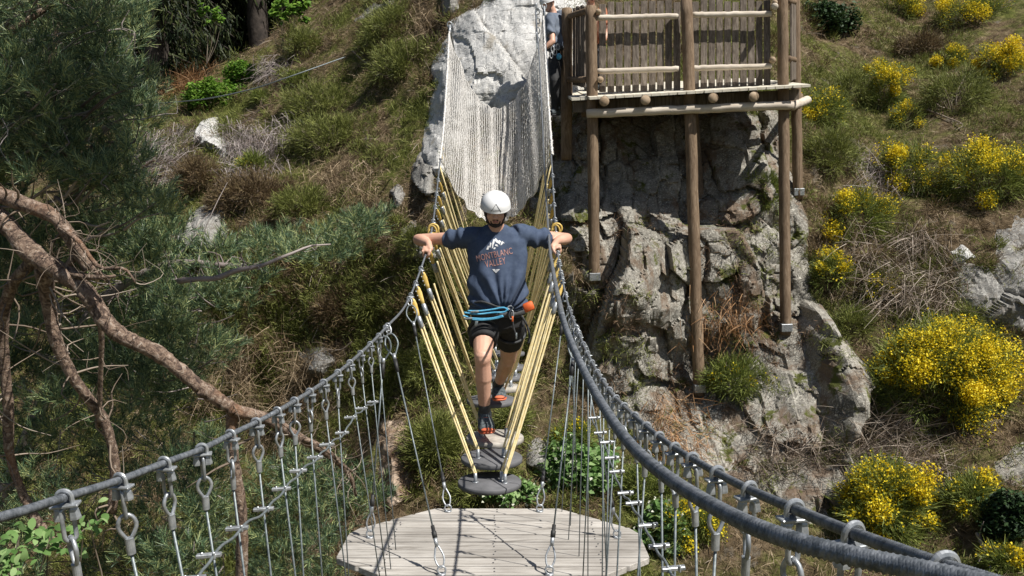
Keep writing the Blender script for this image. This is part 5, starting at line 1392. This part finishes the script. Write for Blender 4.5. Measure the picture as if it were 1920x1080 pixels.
# ------------------------------------------------------------------ trees
def limb(mb, pts, r0, r1, sides=12, rough=.08, n=None):
    L = sum(np.linalg.norm(np.diff(np.array(pts), axis=0), axis=1)); n = n or max(10, int(L / .06))
    s = spline(pts, n) + rng.normal(0, r0 * .03, (n, 3)); r = np.linspace(r0, r1, n) * (1 + 2.2 * rough * np.convolve(rng.normal(0, 1, n + 8), np.ones(5) / 5, 'same')[4:-4] + .02 * rng.normal(0, 1, n))
    tube(mb, s, r, sides); return s
def dead_twigs(mb, s, n, ln, r, rr, down=0.0):
    for _ in range(n):
        p = s[rr.integers(len(s))]; d = rand_dirs(1, rr)[0]; d = nrm(d + V(0, 0, down)); q_ = p + d * ln * rr.uniform(.4, 1)
        e_ = q_ + nrm(d + rr.normal(0, .7, 3)) * ln * .6
        tube(mb, spline([p, p + (q_ - p) * .5 + rr.normal(0, ln * .12, 3), q_, e_], 9), np.linspace(r, r * .25, 9), 4, False)
def needles(mb, centers, rad, tufts, rr, ln=.085, w=.0042, per=16, light=None):
    n = len(centers); idx = np.repeat(np.arange(n), tufts); m_ = len(idx)
    off = rr.normal(size=(m_, 3)); off /= np.linalg.norm(off, axis=1)[:, None]; off[:, 2] *= .6
    tp = centers[idx] + off * (rad[idx] * rr.uniform(.15, 1, m_) ** .6)[:, None]
    ax = off * .8 + V(0, -.1, .9) + rr.normal(0, .3, (m_, 3)); ax /= np.linalg.norm(ax, axis=1)[:, None]
    j = np.repeat(np.arange(m_), per); k = len(j); t = rr.uniform(0, 1, k)
    d = ax[j] * .85 + rand_dirs(k, rr) * .62; d /= np.linalg.norm(d, axis=1)[:, None]
    blades(mb, tp[j] + ax[j] * (t * .13)[:, None], d, rr.uniform(.7, 1.2, k) * ln, w, .05, 1, .4)
    return tp, ax
def poly_pts(poly, n, rr):
    poly = np.array(poly, float); out = []
    lo, hi = poly.min(0), poly.max(0)
    while len(out) < n:
        c = rr.uniform(lo, hi, (n * 2, 2)); s = sdist(c[:, 0], c[:, 1], [tuple(p) for p in poly]); out += [tuple(p) for p in c[s > 0]]
    return out[:n]
# the big leaning pine on the left
rr = np.random.default_rng(11)
pine = thing("pine_tree", "big Scots pine leaning in from the left with a bare sunlit orange-brown trunk", "tree", P(-150, 400, 6.3))
mb = MB()
main = [P(-420, 230, 6.6), P(-160, 330, 6.4), P(0, 410, 6.3), (P(60, 475, 6.25)), P(150, 535, 6.2), P(215, 620, 6.2), P(300, 665, 6.25), P(370, 722, 6.3), P(440, 770, 6.4)]
s = limb(mb, main, .084, .044, 18, .06, 190)
mb.build("trunk", M['bark'], pine)
def branch(pts, r0, r1, tw=0, tl=.3, name="branch"):
    m_ = MB(); s_ = limb(m_, [P(*a) for a in pts], r0, r1, 10, .07)
    br_ = m_.build(name, M['bark'], pine)
    if tw: t_ = MB(); dead_twigs(t_, s_, tw * 2, tl * .8, max(.004, r1 * .28), rr); t_.build('twigs', M['twig'], br_)
branch([(-120, 330, 6.4), (0, 365, 6.3), (50, 385, 6.25), (100, 405, 6.2), (140, 460, 6.2), (165, 505, 6.2)], .068, .04, 5)
branch([(100, 405, 6.2), (130, 440, 6.15), (150, 470, 6.1), (175, 505, 6.1), (205, 525, 6.1)], .04, .015, 8)
branch([(140, 480, 6.2), (125, 505, 6.2), (170, 520, 6.1), (215, 518, 6.0)], .03, .012, 6)
branch([(110, 425, 6.2), (150, 455, 6.0), (185, 500, 6.0), (235, 505, 5.9), (255, 530, 5.9)], .022, .006, 10)
branch([(80, 500, 6.3), (90, 560, 6.5), (105, 640, 6.6), (140, 710, 6.7), (195, 790, 6.9), (215, 870, 7.0), (210, 960, 7.1)], .05, .035, 14, .5)
branch([(60, 490, 6.35), (20, 540, 6.6), (5, 620, 6.8), (15, 760, 7.0), (20, 860, 7.1), (60, 960, 7.2), (110, 1030, 7.2)], .045, .028, 10, .5)
branch([(440, 770, 6.4), (500, 785, 6.5), (560, 820, 6.6), (620, 855, 6.8), (655, 890, 7.0), (668, 930, 7.1)], .050, .010, 10, .3)
branch([(437, 765, 6.42), (434, 800, 6.45), (438, 860, 6.5), (452, 960, 6.6), (452, 1130, 6.8)], .045, .042, 2)
branch([(560, 820, 6.6), (600, 835, 6.6), (640, 870, 6.7), (660, 885, 6.8)], .02, .006, 6)
branch([(185, 560, 6.3), (190, 640, 6.5), (188, 720, 6.7), (185, 800, 6.9)], .022, .014, 6, .4)
branch([(0, 212, 8.4), (60, 180, 8.3), (95, 110, 8.3), (110, 50, 8.4), (130, 10, 8.6)], .035, .012, 8, .5)
branch([(-60, 260, 8.4), (60, 300, 8.3), (150, 290, 8.2), (230, 330, 8.2), (290, 300, 8.2)], .035, .010, 8, .5)
branch([(20, 60, 8.2), (80, 20, 8.2), (150, -30, 8.4)], .03, .02, 4, .4)
CR1 = [(-80, -80), (300, -80), (275, 40), (270, 120), (278, 200), (262, 240), (300, 300), (318, 360), (300, 420), (240, 430), (180, 380), (60, 350), (-80, 380)]
c1 = poly_pts(CR1, 205, rr); cen = np.array([P(u, v, 7.6 + 1.8 * rr.random()) for u, v in c1]); rad = rr.uniform(.13, .28, len(cen))
mb = MB(); tp, ax = needles(mb, cen, rad, 20, rr, .085, .0052, 26); mb.build("crown", M['pine'], pine)
mb = MB()
for k in range(0, len(cen)):
    c0 = cen[k]; a = c0 + V(-.7, .5, -.25) * rr.uniform(.5, 1.2)
    tube(mb, spline([a, (a + c0) / 2 + rr.normal(0, .08, 3), c0], 8), np.linspace(.016, .004, 8), 5, False)
dead_twigs(mb, cen, 120, .35, .006, rr); mb.build("twigs", M['lilac'], pine)
# unseen boughs, added towards the sun above the frame to shade the lower left
cen = []
for _ in range(130):
    if rr.random() < .72: t_ = P(rr.uniform(-60, 330), rr.uniform(840, 1120), 9.0)
    else: t_ = P(rr.uniform(-60, 110), rr.uniform(540, 820), 9.0)
    cen.append(t_ + np.array(SUN) * (9.2 + rr.uniform(-.5, .8)) + rr.normal(0, .1, 3))
cen = np.array(cen); hub = cen.mean(0)
mb = MB(); needles(mb, cen, np.full(len(cen), .24), 15, rr, .12, .022, 9); mb.build("added_shade_boughs", M['pine'], pine)
mb = MB(); s_ = limb(mb, [P(-420, 230, 6.6), P(-900, -300, 7.5), P(-700, -1400, 7), (P(-420, 230, 6.6) + hub) / 2 + V(0, 0, 2.2), hub], .16, .05, 10)
for p in cen[::5]: tube(mb, spline([hub, (hub + p) / 2 + rr.normal(0, .1, 3), p], 7), np.linspace(.04, .01, 7), 5, False)
mb.build("added_shade_limb", M['bark'], pine)  # unseen limb, added to carry the shading boughs
# the pine mass below and behind the trunk
rr = np.random.default_rng(12)
pine2 = thing("pine_tree", "dense blue-green young pine filling the slope below the bare trunk", "tree", rhit(300, 1000))
CR2 = [(-80, 380), (60, 360), (200, 400), (330, 430), (430, 470), (560, 440), (680, 400), (730, 380), (715, 430), (640, 480), (560, 500), (470, 560), (440, 640), (400, 700), (380, 760), (300, 760), (200, 720), (-80, 700)]
CR3 = [(-80, 700), (200, 720), (330, 760), (430, 800), (420, 900), (400, 1000), (330, 1150), (-80, 1150)]
CR4 = [(470, 850), (560, 840), (640, 880), (700, 900), (740, 930), (700, 1000), (640, 1100), (480, 1150), (480, 950)]
mb = MB()
for poly, nn, z0, z1, tf in ((CR2, 250, 8.4, 10.6, 24), (CR3, 150, 8.0, 10.0, 19), (CR4, 46, 8.2, 9.6, 20), ([(380, 860), (430, 850), (440, 1100), (370, 1100)], 12, 8.5, 9.5, 16)):
    cc = poly_pts(poly, nn, rr); cen = np.array([P(u, v, rr.uniform(z0, z1)) for u, v in cc]); needles(mb, cen, rr.uniform(.12, .28, len(cen)), int(tf * .75), rr, .085, .0056, 26)
mb.build("crown", M['pine'], pine2)
mb = MB()
s_ = limb(mb, [P(-60, 1100, 10.5), P(60, 800, 10.2), P(160, 600, 10), P(300, 500, 9.6), P(460, 500, 9.2)], .09, .03, 10)
dead_twigs(mb, s_, 40, .6, .008, rr, .1)
for k in range(0, 160):
    c0 = np.array(P(rr.uniform(-20, 420), rr.uniform(520, 1080), rr.uniform(8.6, 10)))
    d = nrm(V(rr.normal(), rr.normal() * .4, rr.normal() * .7)); tube(mb, spline([c0, c0 + d * .2 + V(0, 0, -.03), c0 + d * .38], 7), np.linspace(.008, .003, 7), 4, False)
mb.build("dead_twigs", M['lilac'], pine2)
mb = MB(); s_ = limb(mb, [P(335, 527, 8.3), P(375, 523, 8.2), P(405, 522, 8.2), P(440, 508, 8.2), P(490, 498, 8.2), P(540, 478, 8.2), P(580, 462, 8.3), P(620, 458, 8.4)], .030, .008, 8)
dead_twigs(mb, s_, 16, .16, .006, rr); mb.build("bare_branch", M['lilac'], pine2)
# dark spruces at the back
def spruce(u, v, Z, hgt, label, seed, r=1.9, dens=1.0, low=.12):
    rr = np.random.default_rng(seed); b = P(u, v, Z); root = thing("spruce_tree", label, "tree", b, "dark spruces above the left slope")
    mb = MB(); s = limb(mb, [b - ZZv * .6, b + ZZv * hgt * .5 + V(.1, 0, 0), b + ZZv * hgt], .26, .05, 12, .03, 40); mb.build("trunk", M['bark'] if False else M['darkbark'], root)
    mb = MB(); tw = MB(); base = []; dirs = []; lens = []
    nbr = int(150 * dens)
    for k in range(nbr):
        t = low + (1 - low) * (k + rr.random()) / nbr; L = r * (1 - t * .75) * rr.uniform(.7, 1.15); a = rr.uniform(0, 2 * math.pi)
        p = b + ZZv * hgt * t; d = V(math.cos(a), math.sin(a), -.15); pts = [p + d * L * f + ZZv * (-.35 * L * f * f) for f in np.linspace(0, 1, 7)]
        tube(tw, pts, np.linspace(.02, .006, 7), 4, False)
        m = int(60 * L); f = rr.uniform(.1, 1, m); q_ = p + d * (L * f)[:, None] + ZZv * (-.35 * L * f * f)[:, None]
        base.append(q_ + rr.normal(0, .05, (m, 3))); dd = rr.normal(0, .45, (m, 3)) + d * .3 + V(0, 0, -1.0); dirs.append(dd / np.linalg.norm(dd, axis=1)[:, None]); lens.append(rr.uniform(.1, .32, m))
    blades(mb, np.concatenate(base), np.concatenate(dirs), np.concatenate(lens), .035, .1, 2, .3)
    mb.build("crown", M['spruce'], root); tw.build("branches", M['darkbark'], root)
M['darkbark'] = simple("spruce_bark", (.02, .015, .012), (.07, .055, .045), 8, .9, 0, .6, .02)
SP = [(300, 175, 20.5, 13, "spruce at the right edge of the pine's crown"), (360, 150, 21.5, 14, "spruce with drooping sunlit sprays above the bracken"), (425, 125, 22.5, 15, "spruce just left of the thick dark trunk"),
      (487, 105, 21.5, 16, "spruce with a thick dark trunk above the bilberry bush"), (545, 75, 23, 14, "spruce at the right end of the dark row, behind the leafy sapling"), (240, 165, 22.5, 14, "spruce behind the pine's crown, left of the row"), (600, 20, 25, 12, "small spruce on the ridge at the top of the left slope"),
      (330, 110, 26, 15, "spruce in the second row, above the gap by the bracken"), (450, 80, 27, 15, "spruce in the second row, left of the thick trunk"), (530, 40, 28, 15, "spruce in the second row, right of the thick trunk"), (150, 150, 25, 14, "spruce hidden deep behind the pine's crown"), (40, 140, 26, 14, "spruce in the top left corner behind the pine")]
for i, (u, v, Z, h, lab) in enumerate(SP): spruce(u, v, Z, h, lab, 900 + i, 2.1, 1.0 if i < 5 else .7, low=.03 if i != 3 else .12)
sapling("leafy_sapling", "sunlit broadleaf sapling in front of the dark spruces at the top", P(545, 20, 17.5), V(.45, .35, .38), 26, 16, .12, 31, 'bright')
sapling("leafy_sapling", "faint leafy sapling against the dark gap left of the thick trunk", P(395, 30, 19), V(.25, .3, .35), 12, 10, .12, 32, 'bright')
# far wood behind everything: one mass
rr = np.random.default_rng(5); n = 90000
x = rr.uniform(-26, 16, n); z = rr.uniform(.5, 14, n); y = D(x, z); k = (y > 24); x, y, z = x[k], y[k], z[k]; b = np.stack([x, y - rr.uniform(0, 2.5, len(x)), z + rr.uniform(0, 2.5, len(x))], 1)
mb = MB(); leaves(mb, b, rr.uniform(.12, .4, len(b)), .2); tag(mb.build("far_wood", M['spruce']), kind='stuff')
